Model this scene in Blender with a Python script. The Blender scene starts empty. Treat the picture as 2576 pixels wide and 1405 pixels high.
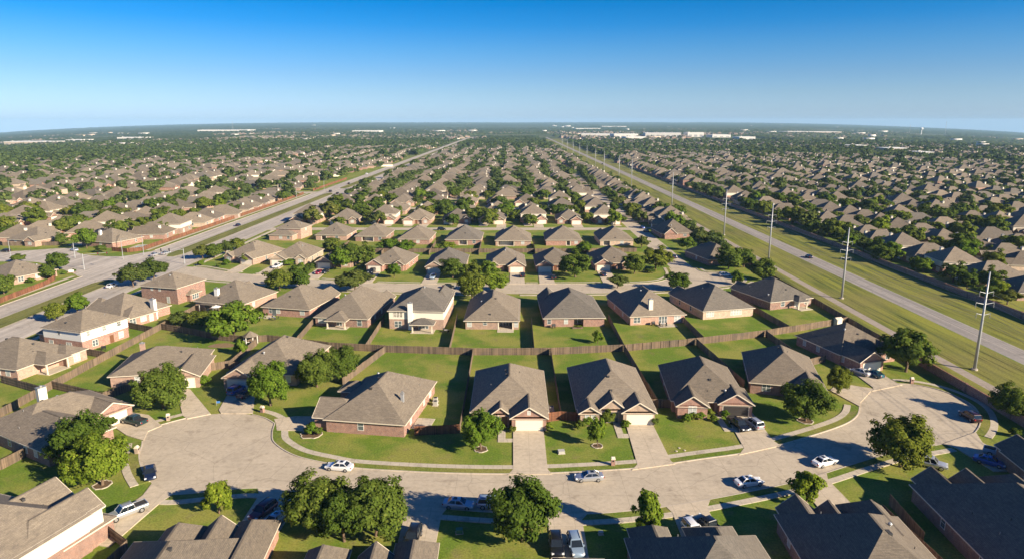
import bpy, math, random
import numpy as np
from mathutils import Vector, Matrix
R = math.radians
rng = random.Random(7)
SC = bpy.context.scene
COL = SC.collection
CAM_H, FOC, TILT = 57.0, 1717.0, R(13.0)

# ---------- picture measurements -> points on the real ground ----------
def ray_ground(u, v, z=0.0):
    x = (u - 1288) / FOC; y = (v - 702.5) / FOC
    d = (x, math.cos(TILT) - y * math.sin(TILT), -(math.sin(TILT) + y * math.cos(TILT)))
    t = (CAM_H - z) / -d[2]
    return (d[0] * t, d[1] * t)
def P(tile, x, y, z=0.0):
    s = .34905 if tile[0] == 'B' else .26041
    oy = {'T': 640, 'M': 320, 'B': 1000}[tile[0]]; ox = 704 * (int(tile[1]) - 1)
    return ray_ground(ox / 1.09317 + x * s, oy / 1.09317 + y * s, z)

def smooth(a, b, x):
    t = min(1, max(0, (x - a) / (b - a))); return t * t * (3 - 2 * t)
def land(x, y):
    """height of the gently falling plain (level near by, dropping slowly to both sides far away)"""
    r = math.hypot(x, y)
    if r < 600: return 0.0
    t = max(0, min(abs(x) / max(y, 1), 1.1) - .27) / .48
    return -r * smooth(600, 3200, r) * .0100 * t * t + max(0, r - 6000) * .0036 * (1 - min(1, t))

# ---------- scene objects ----------
def link(o, parent=None):
    COL.objects.link(o)
    if parent is not None: o.parent = parent
    return o
def tag(o, label=None, cat=None, group=None, kind=None):
    if label: o['label'] = label
    if cat: o['category'] = cat
    if group: o['group'] = group
    if kind: o['kind'] = kind
    return o
def thing(name, label, cat, loc=(0, 0, 0), rz=0.0, group=None):
    o = bpy.data.objects.new(name, None); link(o)
    o.empty_display_size = .3
    o.location = (loc[0], loc[1], loc[2] if len(loc) > 2 else 0); o.rotation_euler = (0, 0, rz)
    return tag(o, label, cat, group)
def copy_tree(o, parent=None):
    c = o.copy(); COL.objects.link(c)
    if parent is not None: c.parent = parent
    for ch in o.children: copy_tree(ch, c)
    return c

class MB:
    """collects faces, then becomes ONE mesh object"""
    def __init__(s): s.v = []; s.f = []; s.m = []
    def poly(s, pts, mi=0):
        n = len(s.v); s.v += [tuple(p) for p in pts]; s.f.append(tuple(range(n, n + len(pts)))); s.m.append(mi)
    def box(s, x0, x1, y0, y1, z0, z1, mi=0, top=None):
        n = len(s.v)
        s.v += [(x0, y0, z0), (x1, y0, z0), (x1, y1, z0), (x0, y1, z0), (x0, y0, z1), (x1, y0, z1), (x1, y1, z1), (x0, y1, z1)]
        for k, f in enumerate([(3, 2, 1, 0), (4, 5, 6, 7), (0, 1, 5, 4), (1, 2, 6, 5), (2, 3, 7, 6), (3, 0, 4, 7)]):
            s.f.append(tuple(n + i for i in f)); s.m.append(top if (top is not None and k == 1) else mi)
    def bar(s, p, q, w, h, mi=0, up=(0, 0, 1)):
        p = Vector(p); q = Vector(q); d = (q - p).normalized(); u = Vector(up)
        if abs(d.dot(u)) > .98: u = Vector((1, 0, 0))
        sd = d.cross(u).normalized() * (w / 2); u2 = sd.cross(d).normalized() * (h / 2)
        n = len(s.v)
        for c in (p, q):
            for a, b in ((-1, -1), (1, -1), (1, 1), (-1, 1)): s.v.append(tuple(c + sd * a + u2 * b))
        for f in [(0, 1, 2, 3), (7, 6, 5, 4), (0, 4, 5, 1), (1, 5, 6, 2), (2, 6, 7, 3), (3, 7, 4, 0)]:
            s.f.append(tuple(n + i for i in f)); s.m.append(mi)
    def tube(s, pts, rads, n=8, mi=0, cap=True):
        base = len(s.v); k = len(pts)
        for i, (p, r) in enumerate(zip(pts, rads)):
            p = Vector(p); d = (Vector(pts[min(i + 1, k - 1)]) - Vector(pts[max(i - 1, 0)])).normalized()
            a = Vector((1, 0, 0)) if abs(d.x) < .8 else Vector((0, 1, 0))
            e1 = d.cross(a).normalized(); e2 = d.cross(e1)
            for j in range(n):
                t = 2 * math.pi * j / n; s.v.append(tuple(p + e1 * (r * math.cos(t)) + e2 * (r * math.sin(t))))
        for i in range(k - 1):
            for j in range(n):
                a = base + i * n + j; b = base + i * n + (j + 1) % n
                s.f.append((a, a + n, b + n, b)); s.m.append(mi)
        if cap:
            s.f.append(tuple(base + j for j in range(n))); s.m.append(mi)
            s.f.append(tuple(base + (k - 1) * n + j for j in reversed(range(n)))); s.m.append(mi)
    def loft(s, rings, mi=0, caps=True):
        base = len(s.v); n = len(rings[0])
        for r in rings: s.v += [tuple(p) for p in r]
        for i in range(len(rings) - 1):
            for j in range(n):
                a = base + i * n + j; b = base + i * n + (j + 1) % n
                s.f.append((a, b, b + n, a + n)); s.m.append(mi)
        if caps:
            s.f.append(tuple(base + j for j in reversed(range(n)))); s.m.append(mi)
            s.f.append(tuple(base + (len(rings) - 1) * n + j for j in range(n))); s.m.append(mi)
    def build(s, name, mats, parent=None, smooth_=False, loc=None):
        me = bpy.data.meshes.new(name); me.from_pydata(s.v, [], s.f)
        for m in (mats if isinstance(mats, (list, tuple)) else [mats]): me.materials.append(m)
        if any(s.m): me.polygons.foreach_set('material_index', s.m)
        if smooth_: me.polygons.foreach_set('use_smooth', [True] * len(s.f))
        me.update()
        o = link(bpy.data.objects.new(name, me), parent)
        if loc: o.location = loc
        return o

def np_mesh(name, verts, faces, mats, parent=None, mi=None, smooth_=False):
    """verts (n,3), faces (m,k) arrays"""
    me = bpy.data.meshes.new(name); k = faces.shape[1]; m = len(faces)
    me.vertices.add(len(verts)); me.vertices.foreach_set('co', np.ascontiguousarray(verts, np.float32).ravel())
    me.loops.add(m * k); me.loops.foreach_set('vertex_index', np.ascontiguousarray(faces, np.int32).ravel())
    me.polygons.add(m); me.polygons.foreach_set('loop_start', np.arange(0, m * k, k, dtype=np.int32))
    for x in mats: me.materials.append(x)
    if mi is not None: me.polygons.foreach_set('material_index', np.asarray(mi, np.int32))
    if smooth_: me.polygons.foreach_set('use_smooth', np.ones(m, bool))
    me.update(calc_edges=True)
    return link(bpy.data.objects.new(name, me), parent)

# ---------- materials ----------
class NT:
    def __init__(s, name):
        s.mat = bpy.data.materials.new(name); s.mat.use_nodes = True; s.t = s.mat.node_tree; s.t.nodes.clear()
    def n(s, typ, **kw):
        o = s.t.nodes.new(typ)
        for k, v in kw.items():
            if k[0] == 'i' and k[1:].isdigit(): s.put(o.inputs[int(k[1:])], v)
            elif k in o.inputs: s.put(o.inputs[k], v)
            else: setattr(o, k, v)
        return o
    def put(s, sock, v):
        if isinstance(v, bpy.types.NodeSocket): s.t.links.new(v, sock)
        else: sock.default_value = v
    def mix(s, f, a, b, mode='MIX'):
        o = s.t.nodes.new('ShaderNodeMix'); o.data_type = 'RGBA'; o.blend_type = mode
        s.put(o.inputs[0], f); s.put(o.inputs[6], a); s.put(o.inputs[7], b); return o.outputs[2]
    def math(s, op, a, b=0.0, clamp=False):
        o = s.n('ShaderNodeMath', operation=op, i0=a, i1=b); o.use_clamp = clamp; return o.outputs[0]
    def ramp(s, f, stops):
        o = s.n('ShaderNodeValToRGB', i0=f); e = o.color_ramp.elements
        e[0].position, e[0].color = stops[0]; e[1].position, e[1].color = stops[-1]
        for p, c in stops[1:-1]:
            q = e.new(p); q.color = c
        return o.outputs[0]
    def noise(s, vec, scale, detail=3.0, rough=.55):
        return s.n('ShaderNodeTexNoise', Vector=vec, Scale=scale, Detail=detail, Roughness=rough).outputs[0]
    def stretch(s, vec, sx, sy, sz):
        return s.n('ShaderNodeVectorMath', operation='MULTIPLY', i0=vec, i1=(sx, sy, sz)).outputs[0]
    def pos(s): return s.n('ShaderNodeNewGeometry').outputs[0]
    def obj(s): return s.n('ShaderNodeTexCoord').outputs['Object']
    def rand(s): return s.n('ShaderNodeObjectInfo').outputs['Random']
    def out(s, color, rough=.8, metal=0.0, spec=.3, **kw):
        b = s.n('ShaderNodeBsdfPrincipled'); s.put(b.inputs['Base Color'], color); s.put(b.inputs['Roughness'], rough)
        b.inputs['Metallic'].default_value = metal; b.inputs['Specular IOR Level'].default_value = spec
        for k, v in kw.items(): s.put(b.inputs[k.replace('_', ' ')], v)
        o = s.n('ShaderNodeOutputMaterial'); s.t.links.new(b.outputs[0], o.inputs[0]); s.b = b
        return s.mat
def c4(c): return (c[0], c[1], c[2], 1.0)
def plain(name, c, rough=.6, metal=0.0, spec=.4, wear=.12, scale=3.0, vec='obj'):
    m = NT(name); p = m.obj() if vec == 'obj' else m.pos()
    n = m.noise(p, scale)
    col = m.mix(n, c4([x * (1 - wear) for x in c]), c4([min(1, x * (1 + wear)) for x in c]))
    return m.out(col, rough, metal, spec)

def m_lawn(name, g1, g2, dry, dryness=.5):
    m = NT(name); p = m.pos()
    big = m.noise(p, .09, 4, .6); mid = m.noise(p, .55, 4, .6); fine = m.noise(p, 3.2, 3, .7)
    c = m.mix(mid, c4(g1), c4(g2))
    d = m.ramp(big, [(.41, (0, 0, 0, 1)), (.58, (dryness * 1.15,) * 3 + (1,))])
    c = m.mix(d, c, c4(dry))
    patch = m.ramp(m.noise(p, .30, 4, .65), [(.57, (0, 0, 0, 1)), (.70, (.55, .55, .55, 1))])
    c = m.mix(patch, c, c4([.20, .16, .075]))
    f = m.ramp(fine, [(.3, (.62,) * 3 + (1,)), (.7, (1.3,) * 3 + (1,))])
    c = m.mix(1.0, c, f, 'MULTIPLY')
    return m.out(c, .95, 0, .1)
def m_streak(name, g1, g2, g3):
    """rough grass of the power-line strip with mowing and tyre lines along the road"""
    m = NT(name); p = m.pos()
    s1 = m.noise(m.stretch(p, .34, .012, 1), 1.0, 5, .7); s2 = m.noise(m.stretch(p, 1.1, .035, 1), 1.0, 4, .65)
    big = m.noise(p, .035, 3); fine = m.noise(p, 2.2, 3, .7)
    c = m.mix(m.ramp(s1, [(.40, (0, 0, 0, 1)), (.58, (1, 1, 1, 1))]), c4(g1), c4(g2))
    c = m.mix(m.ramp(big, [(.4, (0, 0, 0, 1)), (.65, (.7, .7, .7, 1))]), c, c4(g3))
    dark = m.ramp(s2, [(.55, (1, 1, 1, 1)), (.66, (.42, .40, .38, 1))])
    c = m.mix(1.0, c, dark, 'MULTIPLY')
    f = m.ramp(fine, [(.3, (.7,) * 3 + (1,)), (.7, (1.25,) * 3 + (1,))])
    return m.out(m.mix(1.0, c, f, 'MULTIPLY'), .95, 0, .1)
def m_paving(name, c, jx=0, jy=0, dark=.8, rot=0.0, stain=.25, streak=None):
    m = NT(name); p = m.pos()
    a = m.noise(p, .16, 4, .6); b = m.noise(p, 1.3, 4, .65); f = m.noise(p, 9.0, 2)
    col = m.mix(a, c4([x * (1 - stain) for x in c]), c4([x * (1 + stain * .55) for x in c]))
    cr = m.n('ShaderNodeTexVoronoi', Vector=m.n('ShaderNodeVectorMath', operation='ADD', i0=p, i1=m.n('ShaderNodeTexNoise', Vector=p, Scale=.35).outputs[1]).outputs[0], Scale=.085, feature='DISTANCE_TO_EDGE').outputs[0]
    col = m.mix(1.0, col, m.ramp(cr, [(0, (.80,) * 3 + (1,)), (.004, (.86,) * 3 + (1,)), (.009, (1, 1, 1, 1))]), 'MULTIPLY')
    col = m.mix(1.0, col, m.ramp(b, [(.3, (.86,) * 3 + (1,)), (.7, (1.08,) * 3 + (1,))]), 'MULTIPLY')
    col = m.mix(1.0, col, m.ramp(f, [(.3, (.94,) * 3 + (1,)), (.7, (1.05,) * 3 + (1,))]), 'MULTIPLY')
    oil = m.ramp(m.noise(p, .34, 4, .65), [(.56, (1, 1, 1, 1)), (.70, (.74, .73, .72, 1))])
    col = m.mix(1.0, col, oil, 'MULTIPLY')
    if streak:
        s = m.noise(m.stretch(p, *streak), 1.0, 3)
        col = m.mix(1.0, col, m.ramp(s, [(.35, (.74,) * 3 + (1,)), (.65, (1.08,) * 3 + (1,))]), 'MULTIPLY')
    if jx:
        v = m.n('ShaderNodeVectorRotate', Vector=p, Angle=rot).outputs[0]
        t = m.n('ShaderNodeTexBrick', Vector=v, Scale=1.0)
        t.offset = 0; t.inputs['Color1'].default_value = (1, 1, 1, 1); t.inputs['Color2'].default_value = (.965, .965, .965, 1)
        t.inputs['Mortar'].default_value = (dark * .68,) * 3 + (1,); t.inputs['Mortar Size'].default_value = .035; t.inputs['Mortar Smooth'].default_value = .6
        t.inputs['Brick Width'].default_value = jx; t.inputs['Row Height'].default_value = jy
        col = m.mix(1.0, col, t.outputs[0], 'MULTIPLY')
    return m.out(col, .85, 0, .25)
def m_roof(name, c, vary=.25):
    m = NT(name); p = m.obj()
    a = m.noise(p, .35, 4, .6); s = m.noise(m.stretch(p, .9, .9, 5.5), 1.0, 4, .65); f = m.noise(p, 5.0, 3, .7)
    col = m.mix(a, c4([x * .80 for x in c]), c4([x * 1.18 for x in c]))
    col = m.mix(1.0, col, m.ramp(s, [(.3, (.80, .80, .82, 1)), (.7, (1.15, 1.14, 1.1, 1))]), 'MULTIPLY')
    col = m.mix(1.0, col, m.ramp(f, [(.3, (.80,) * 3 + (1,)), (.7, (1.16,) * 3 + (1,))]), 'MULTIPLY')
    sx = m.n('ShaderNodeSeparateXYZ', i0=p).outputs
    crs = m.n('ShaderNodeTexBrick', Vector=m.n('ShaderNodeCombineXYZ', i0=m.math('ADD', sx[0], sx[1]), i1=sx[2], i2=0.0).outputs[0], Scale=1.0)
    crs.inputs['Color1'].default_value = (1.06,) * 3 + (1,); crs.inputs['Color2'].default_value = (.86, .86, .88, 1); crs.inputs['Mortar'].default_value = (.66,) * 3 + (1,)
    crs.inputs['Mortar Size'].default_value = .012; crs.inputs['Brick Width'].default_value = .55; crs.inputs['Row Height'].default_value = .11
    col = m.mix(1.0, col, crs.outputs[0], 'MULTIPLY')
    r = m.ramp(m.rand(), [(p_, tuple(1 + (k_ - 1) * vary / .25 for k_ in c_) + (1,)) for p_, c_ in ((0, (.74, .75, .78)), (.35, (1.0, .97, .93)), (.7, (.9, .9, .92)), (1, (1.24, 1.2, 1.14)))])
    return m.out(m.mix(1.0, col, r, 'MULTIPLY'), .92, 0, .15)
def m_brick(name, c, c2):
    m = NT(name); p = m.obj(); sx = m.n('ShaderNodeSeparateXYZ', i0=p).outputs
    v = m.n('ShaderNodeCombineXYZ', i0=m.math('ADD', sx[0], sx[1]), i1=sx[2], i2=0.0).outputs[0]
    t = m.n('ShaderNodeTexBrick', Vector=v, Scale=1.0)
    t.inputs['Color1'].default_value = c4(c); t.inputs['Color2'].default_value = c4(c2)
    t.inputs['Mortar'].default_value = (.42, .37, .31, 1); t.inputs['Mortar Size'].default_value = .012
    t.inputs['Brick Width'].default_value = .23; t.inputs['Row Height'].default_value = .085
    big = m.ramp(m.noise(v, 1.1, 3), [(.3, (.78, .8, .82, 1)), (.7, (1.2, 1.16, 1.1, 1))])
    col = m.mix(1.0, t.outputs[0], big, 'MULTIPLY')
    r = m.ramp(m.rand(), [(0, (.8, .86, .9, 1)), (1, (1.15, 1.12, 1.15, 1))])
    return m.out(m.mix(1.0, col, r, 'MULTIPLY'), .9, 0, .15)
def m_fence(name, c):
    m = NT(name); p = m.obj(); sx = m.n('ShaderNodeSeparateXYZ', i0=p).outputs
    v = m.n('ShaderNodeCombineXYZ', i0=m.math('ADD', sx[0], sx[1]), i1=0.0, i2=0.0).outputs[0]
    t = m.n('ShaderNodeTexWhiteNoise'); t.noise_dimensions = '1D'
    m.put(t.inputs['W'], m.math('FLOOR', m.math('MULTIPLY', m.math('ADD', sx[0], sx[1]), 4.5)))
    k = m.ramp(t.outputs[0], [(0, (.66, .66, .66, 1)), (1, (1.25, 1.22, 1.18, 1))])
    big = m.ramp(m.noise(p, .35, 3), [(.3, (.75, .78, .82, 1)), (.7, (1.22, 1.15, 1.05, 1))])
    col = m.mix(1.0, m.mix(1.0, c4(c), k, 'MULTIPLY'), big, 'MULTIPLY')
    return m.out(col, .9, 0, .15)
def m_leaf(name, dark, light, tip):
    m = NT(name)
    isl = m.n('ShaderNodeNewGeometry').outputs['Random Per Island']
    c = m.mix(isl, c4(dark), c4(light))
    c = m.mix(m.ramp(isl, [(.86, (0, 0, 0, 1)), (1, (.7, .7, .7, 1))]), c, c4(tip))
    r = m.ramp(m.rand(), [(0, (.70, .80, .72, 1)), (.5, (1, 1, 1, 1)), (1, (1.32, 1.12, .95, 1))])
    c = m.mix(1.0, c, r, 'MULTIPLY')
    d = m.n('ShaderNodeBsdfDiffuse', i0=c); tr = m.n('ShaderNodeBsdfTranslucent', i0=m.mix(1.0, c, (1.25, 1.2, .55, 1), 'MULTIPLY'))
    mx = m.n('ShaderNodeMixShader', i0=.22); m.t.links.new(d.outputs[0], mx.inputs[1]); m.t.links.new(tr.outputs[0], mx.inputs[2])
    o = m.n('ShaderNodeOutputMaterial'); m.t.links.new(mx.outputs[0], o.inputs[0]); return m.mat
def m_glass(name, c=(.06, .075, .085), rough=.12):
    m = NT(name); return m.out(c4(c), rough, 0, .6)
def m_paint(name, c, metal=.0):
    m = NT(name); mt = m.out(c4(c), .28, metal, .5); m.b.inputs['Coat Weight'].default_value = .6; m.b.inputs['Coat Roughness'].default_value = .06; return mt

M = {}
M['lawn'] = m_lawn('lawn_grass', (.095, .160, .018), (.155, .215, .028), (.27, .25, .06), .65)
M['verge'] = m_lawn('verge_grass', (.09, .145, .018), (.145, .19, .026), (.23, .21, .06), .7)
M['strip'] = m_streak('rough_grass', (.098, .118, .028), (.235, .235, .040), (.205, .180, .06))
M['median'] = m_streak('median_grass', (.16, .16, .045), (.22, .205, .06), (.13, .145, .04))
M['concrete'] = m_paving('street_concrete', (.50, .42, .312), 9.0, 4.6, .95, 0, .26)
M['avenue'] = m_paving('avenue_concrete', (.49, .43, .36), 0, 0, 1, 0, .2, (.5, .012, 1))
M['asphalt'] = m_paving('parkway_asphalt', (.33, .295, .26), 0, 0, 1, 0, .2, (.9, .012, 1))
M['path'] = m_paving('path_concrete', (.36, .30, .24), 8, 3, .8, 0, .2)
M['walk'] = m_paving('sidewalk_concrete', (.52, .45, .345), 1.6, 1.6, .9, 0, .16)
M['drive'] = m_paving('driveway_concrete', (.545, .455, .335), 3.05, 4.0, .95, 0, .2)
M['kerb'] = m_paving('kerb_concrete', (.52, .45, .36), 0, 0, 1, 0, .2)
M['soil'] = plain('bare_soil', (.22, .15, .09), .95, 0, .1, .35, 1.5, 'pos')
M['mulch'] = plain('mulch_bed', (.13, .085, .05), .95, 0, .1, .4, 5)
M['roof_tan'] = m_roof('shingle_tan', (.228, .190, .145), .09); M['aged_tan'] = m_roof('aged_shingle_tan', (.228, .190, .145))
M['roof_brown'] = m_roof('shingle_brown', (.182, .152, .118), .09); M['aged_brown'] = m_roof('aged_shingle_brown', (.182, .152, .118))
M['roof_grey'] = m_roof('shingle_grey', (.172, .152, .126), .09); M['aged_grey'] = m_roof('aged_shingle_grey', (.172, .152, .126))
M['brick_red'] = m_brick('brick_red', (.33, .135, .085), (.26, .10, .07))
M['brick_rose'] = m_brick('brick_rose', (.42, .235, .16), (.35, .18, .12))
M['brick_tan'] = m_brick('brick_tan', (.50, .36, .245), (.43, .30, .20))
M['stone'] = m_brick('stone_tan', (.46, .32, .21), (.33, .20, .13))
M['wallbrick'] = m_brick('boundary_brick', (.24, .095, .06), (.19, .075, .05))
M['siding'] = plain('cream_siding', (.74, .66, .53), .7, 0, .2, .05, 2)
M['trim'] = plain('cream_trim', (.66, .57, .44), .6, 0, .3, .06)
M['white'] = plain('white_paint', (.78, .75, .68), .55, 0, .3, .05)
M['gdoor'] = plain('garage_door_paint', (.74, .66, .54), .55, 0, .3, .06)
M['door'] = plain('wood_door', (.16, .07, .035), .5)
M['gap'] = plain('shade_and_bed_black', (.035, .03, .028), .8)  # near-black fill: open garage's inner shade as colour, also the pickup beds
M['glass'] = m_glass('window_glass', (.10, .12, .125), .1)
M['blind'] = plain('window_blinds', (.42, .43, .40), .35, 0, .5, .15, 4)
M['carglass'] = m_glass('car_glass', (.015, .02, .026), .06)
M['tyre'] = plain('tyre_rubber', (.02, .02, .02), .85)
M['rim'] = plain('alloy_rim', (.5, .5, .5), .3, .8)
M['lamp'] = plain('headlight_lens', (.75, .76, .76), .15)
M['tail'] = plain('tail_light', (.35, .02, .015), .2)
M['metal'] = plain('galvanised_steel', (.38, .385, .385), .5, .3, .5, .12, .6)
M['vent'] = plain('vent_metal', (.36, .35, .33), .45, .4)
M['darkvent'] = plain('dark_vent', (.05, .047, .045), .7)
M['ac'] = plain('air_conditioner_case', (.42, .40, .36), .6)
M['fence'] = m_fence('weathered_fence', (.172, .130, .096))
M['fence_red'] = m_fence('stained_fence', (.205, .095, .056))
M['bark'] = plain('tree_bark', (.15, .105, .07), .95, 0, .1, .35, 6)
M['leaf_a'] = m_leaf('leaf_green', (.062, .094, .015), (.120, .160, .026), (.18, .205, .042))
M['leaf_b'] = m_leaf('leaf_bright', (.078, .130, .014), (.150, .215, .024), (.21, .25, .042))
M['leaf_c'] = m_leaf('leaf_olive', (.060, .083, .019), (.115, .140, .032), (.17, .18, .05))
M['leaf_far'] = m_leaf('leaf_far', (.060, .088, .024), (.125, .158, .042), (.18, .195, .062))
M['commercial'] = plain('pale_panel', (.62, .58, .52), .7, 0, .2, .06, .05)
M['commercial_tan'] = plain('tan_panel', (.46, .37, .28), .8, 0, .2, .1, .05)
M['pool'] = m_glass('pool_water', (.05, .30, .36), .05)
M['cone_green'] = plain('green_metal', (.05, .16, .08), .5)
M['black'] = plain('black_metal', (.02, .02, .022), .5)
M['red'] = plain('red_plastic', (.4, .05, .03), .5)
M['bluefab'] = plain('blue_cloth', (.05, .16, .4), .7)
# ---------- houses ----------
ROOF_S = .62
def roof_planes(r):
    x0, x1, y0, y1 = r['r']; e = r.get('e', 2.9); s = r.get('s', ROOF_S); ax = r.get('ax', 'y')
    lo = r.get('lo', 'h'); hi = r.get('hi', 'h')
    return x0, x1, y0, y1, e, s, ax, lo, hi
def roof_z(roofs, x, y):
    best = -1
    for r in roofs:
        x0, x1, y0, y1, e, s, ax, lo, hi = roof_planes(r)
        if not (x0 <= x <= x1 and y0 <= y <= y1): continue
        if ax == 'y':
            c = [x - x0, x1 - x] + ([y - y0] if lo == 'h' else []) + ([y1 - y] if hi == 'h' else [])
        else:
            c = [y - y0, y1 - y] + ([x - x0] if lo == 'h' else []) + ([x1 - x] if hi == 'h' else [])
        best = max(best, e + s * min(c))
    return best
def add_roof(rm, tm, wm, r, wall_mi):
    x0, x1, y0, y1, e, s, ax, lo, hi = roof_planes(r)
    o = r.get('o', .45)
    if ax == 'y': a0, a1, b0, b1 = y0, y1, x0, x1
    else: a0, a1, b0, b1 = x0, x1, y0, y1
    W = (lambda a, b, z: (b, a, z)) if ax == 'y' else (lambda a, b, z: (a, b, z))
    half = (b1 - b0) / 2; bm = (b0 + b1) / 2; rz = e + s * half; ez = e - s * o
    og = .3
    A0 = a0 - (o if lo == 'h' else og); A1 = a1 + (o if hi == 'h' else og); B0 = b0 - o; B1 = b1 + o
    r0 = A0 + (half + o) if lo == 'h' else A0; r1 = A1 - (half + o) if hi == 'h' else A1
    if r0 > r1: r0 = r1 = (r0 + r1) / 2
    fl = ax == 'y'
    def face(pts):
        rm.poly(pts[::-1] if fl else pts)
    face([W(A0, B0, ez), W(A1, B0, ez), W(r1, bm, rz), W(r0, bm, rz)])
    face([W(A1, B1, ez), W(A0, B1, ez), W(r0, bm, rz), W(r1, bm, rz)])
    if lo == 'h': face([W(A0, B1, ez), W(A0, B0, ez), W(r0, bm, rz)])
    if hi == 'h': face([W(A1, B0, ez), W(A1, B1, ez), W(r1, bm, rz)])
    th = .17
    # eave boards and soffits
    for b, sg in ((B0, -1), (B1, 1)):
        tm.bar(W(A0, b, ez - th / 2 + .015), W(A1, b, ez - th / 2 + .015), .05, th)
    for a, h, rr in ((A0, lo, r0), (A1, hi, r1)):
        if h == 'h': tm.bar(W(a, B0, ez - th / 2 + .015), W(a, B1, ez - th / 2 + .015), .05, th)
        else:
            for b in (B0, B1): tm.bar(W(a, b, ez - .07), W(a, bm, rz - .07), .06, .2)
    tm.poly([W(A0, B0, ez - th + .02), W(A0, B1, ez - th + .02), W(A1, B1, ez - th + .02), W(A1, B0, ez - th + .02)][::(1 if ax == 'x' else -1)])
    # ridge cap
    if r1 - r0 > .5: rm.bar(W(r0, bm, rz + .01), W(r1, bm, rz + .01), .3, .05)
    if wm is not None:
        for a, h in ((a0, lo), (a1, hi)):
            if h == 'g': wm.poly([W(a, b0 + .01, e - .3), W(a, b1 - .01, e - .3), W(a, b1 - .01, e), W(a, bm, rz - .03), W(a, b0 + .01, e)], wall_mi)

def side_frame(rc, side):
    """outward frame of a wall rect side: origin fn(u,z,d) -> point; u is the absolute coordinate along the wall"""
    x0, x1, y0, y1 = rc
    return {'S': lambda u, z, d: (u, y0 - d, z), 'N': lambda u, z, d: (u, y1 + d, z),
            'W': lambda u, z, d: (x0 - d, u, z), 'E': lambda u, z, d: (x1 + d, u, z)}[side]
def sbox(mb, f, u0, u1, z0, z1, d0, d1, mi=0):
    a = f(u0, z0, d0); b = f(u1, z1, d1)
    mb.box(min(a[0], b[0]), max(a[0], b[0]), min(a[1], b[1]), max(a[1], b[1]), z0, z1, mi)

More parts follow.
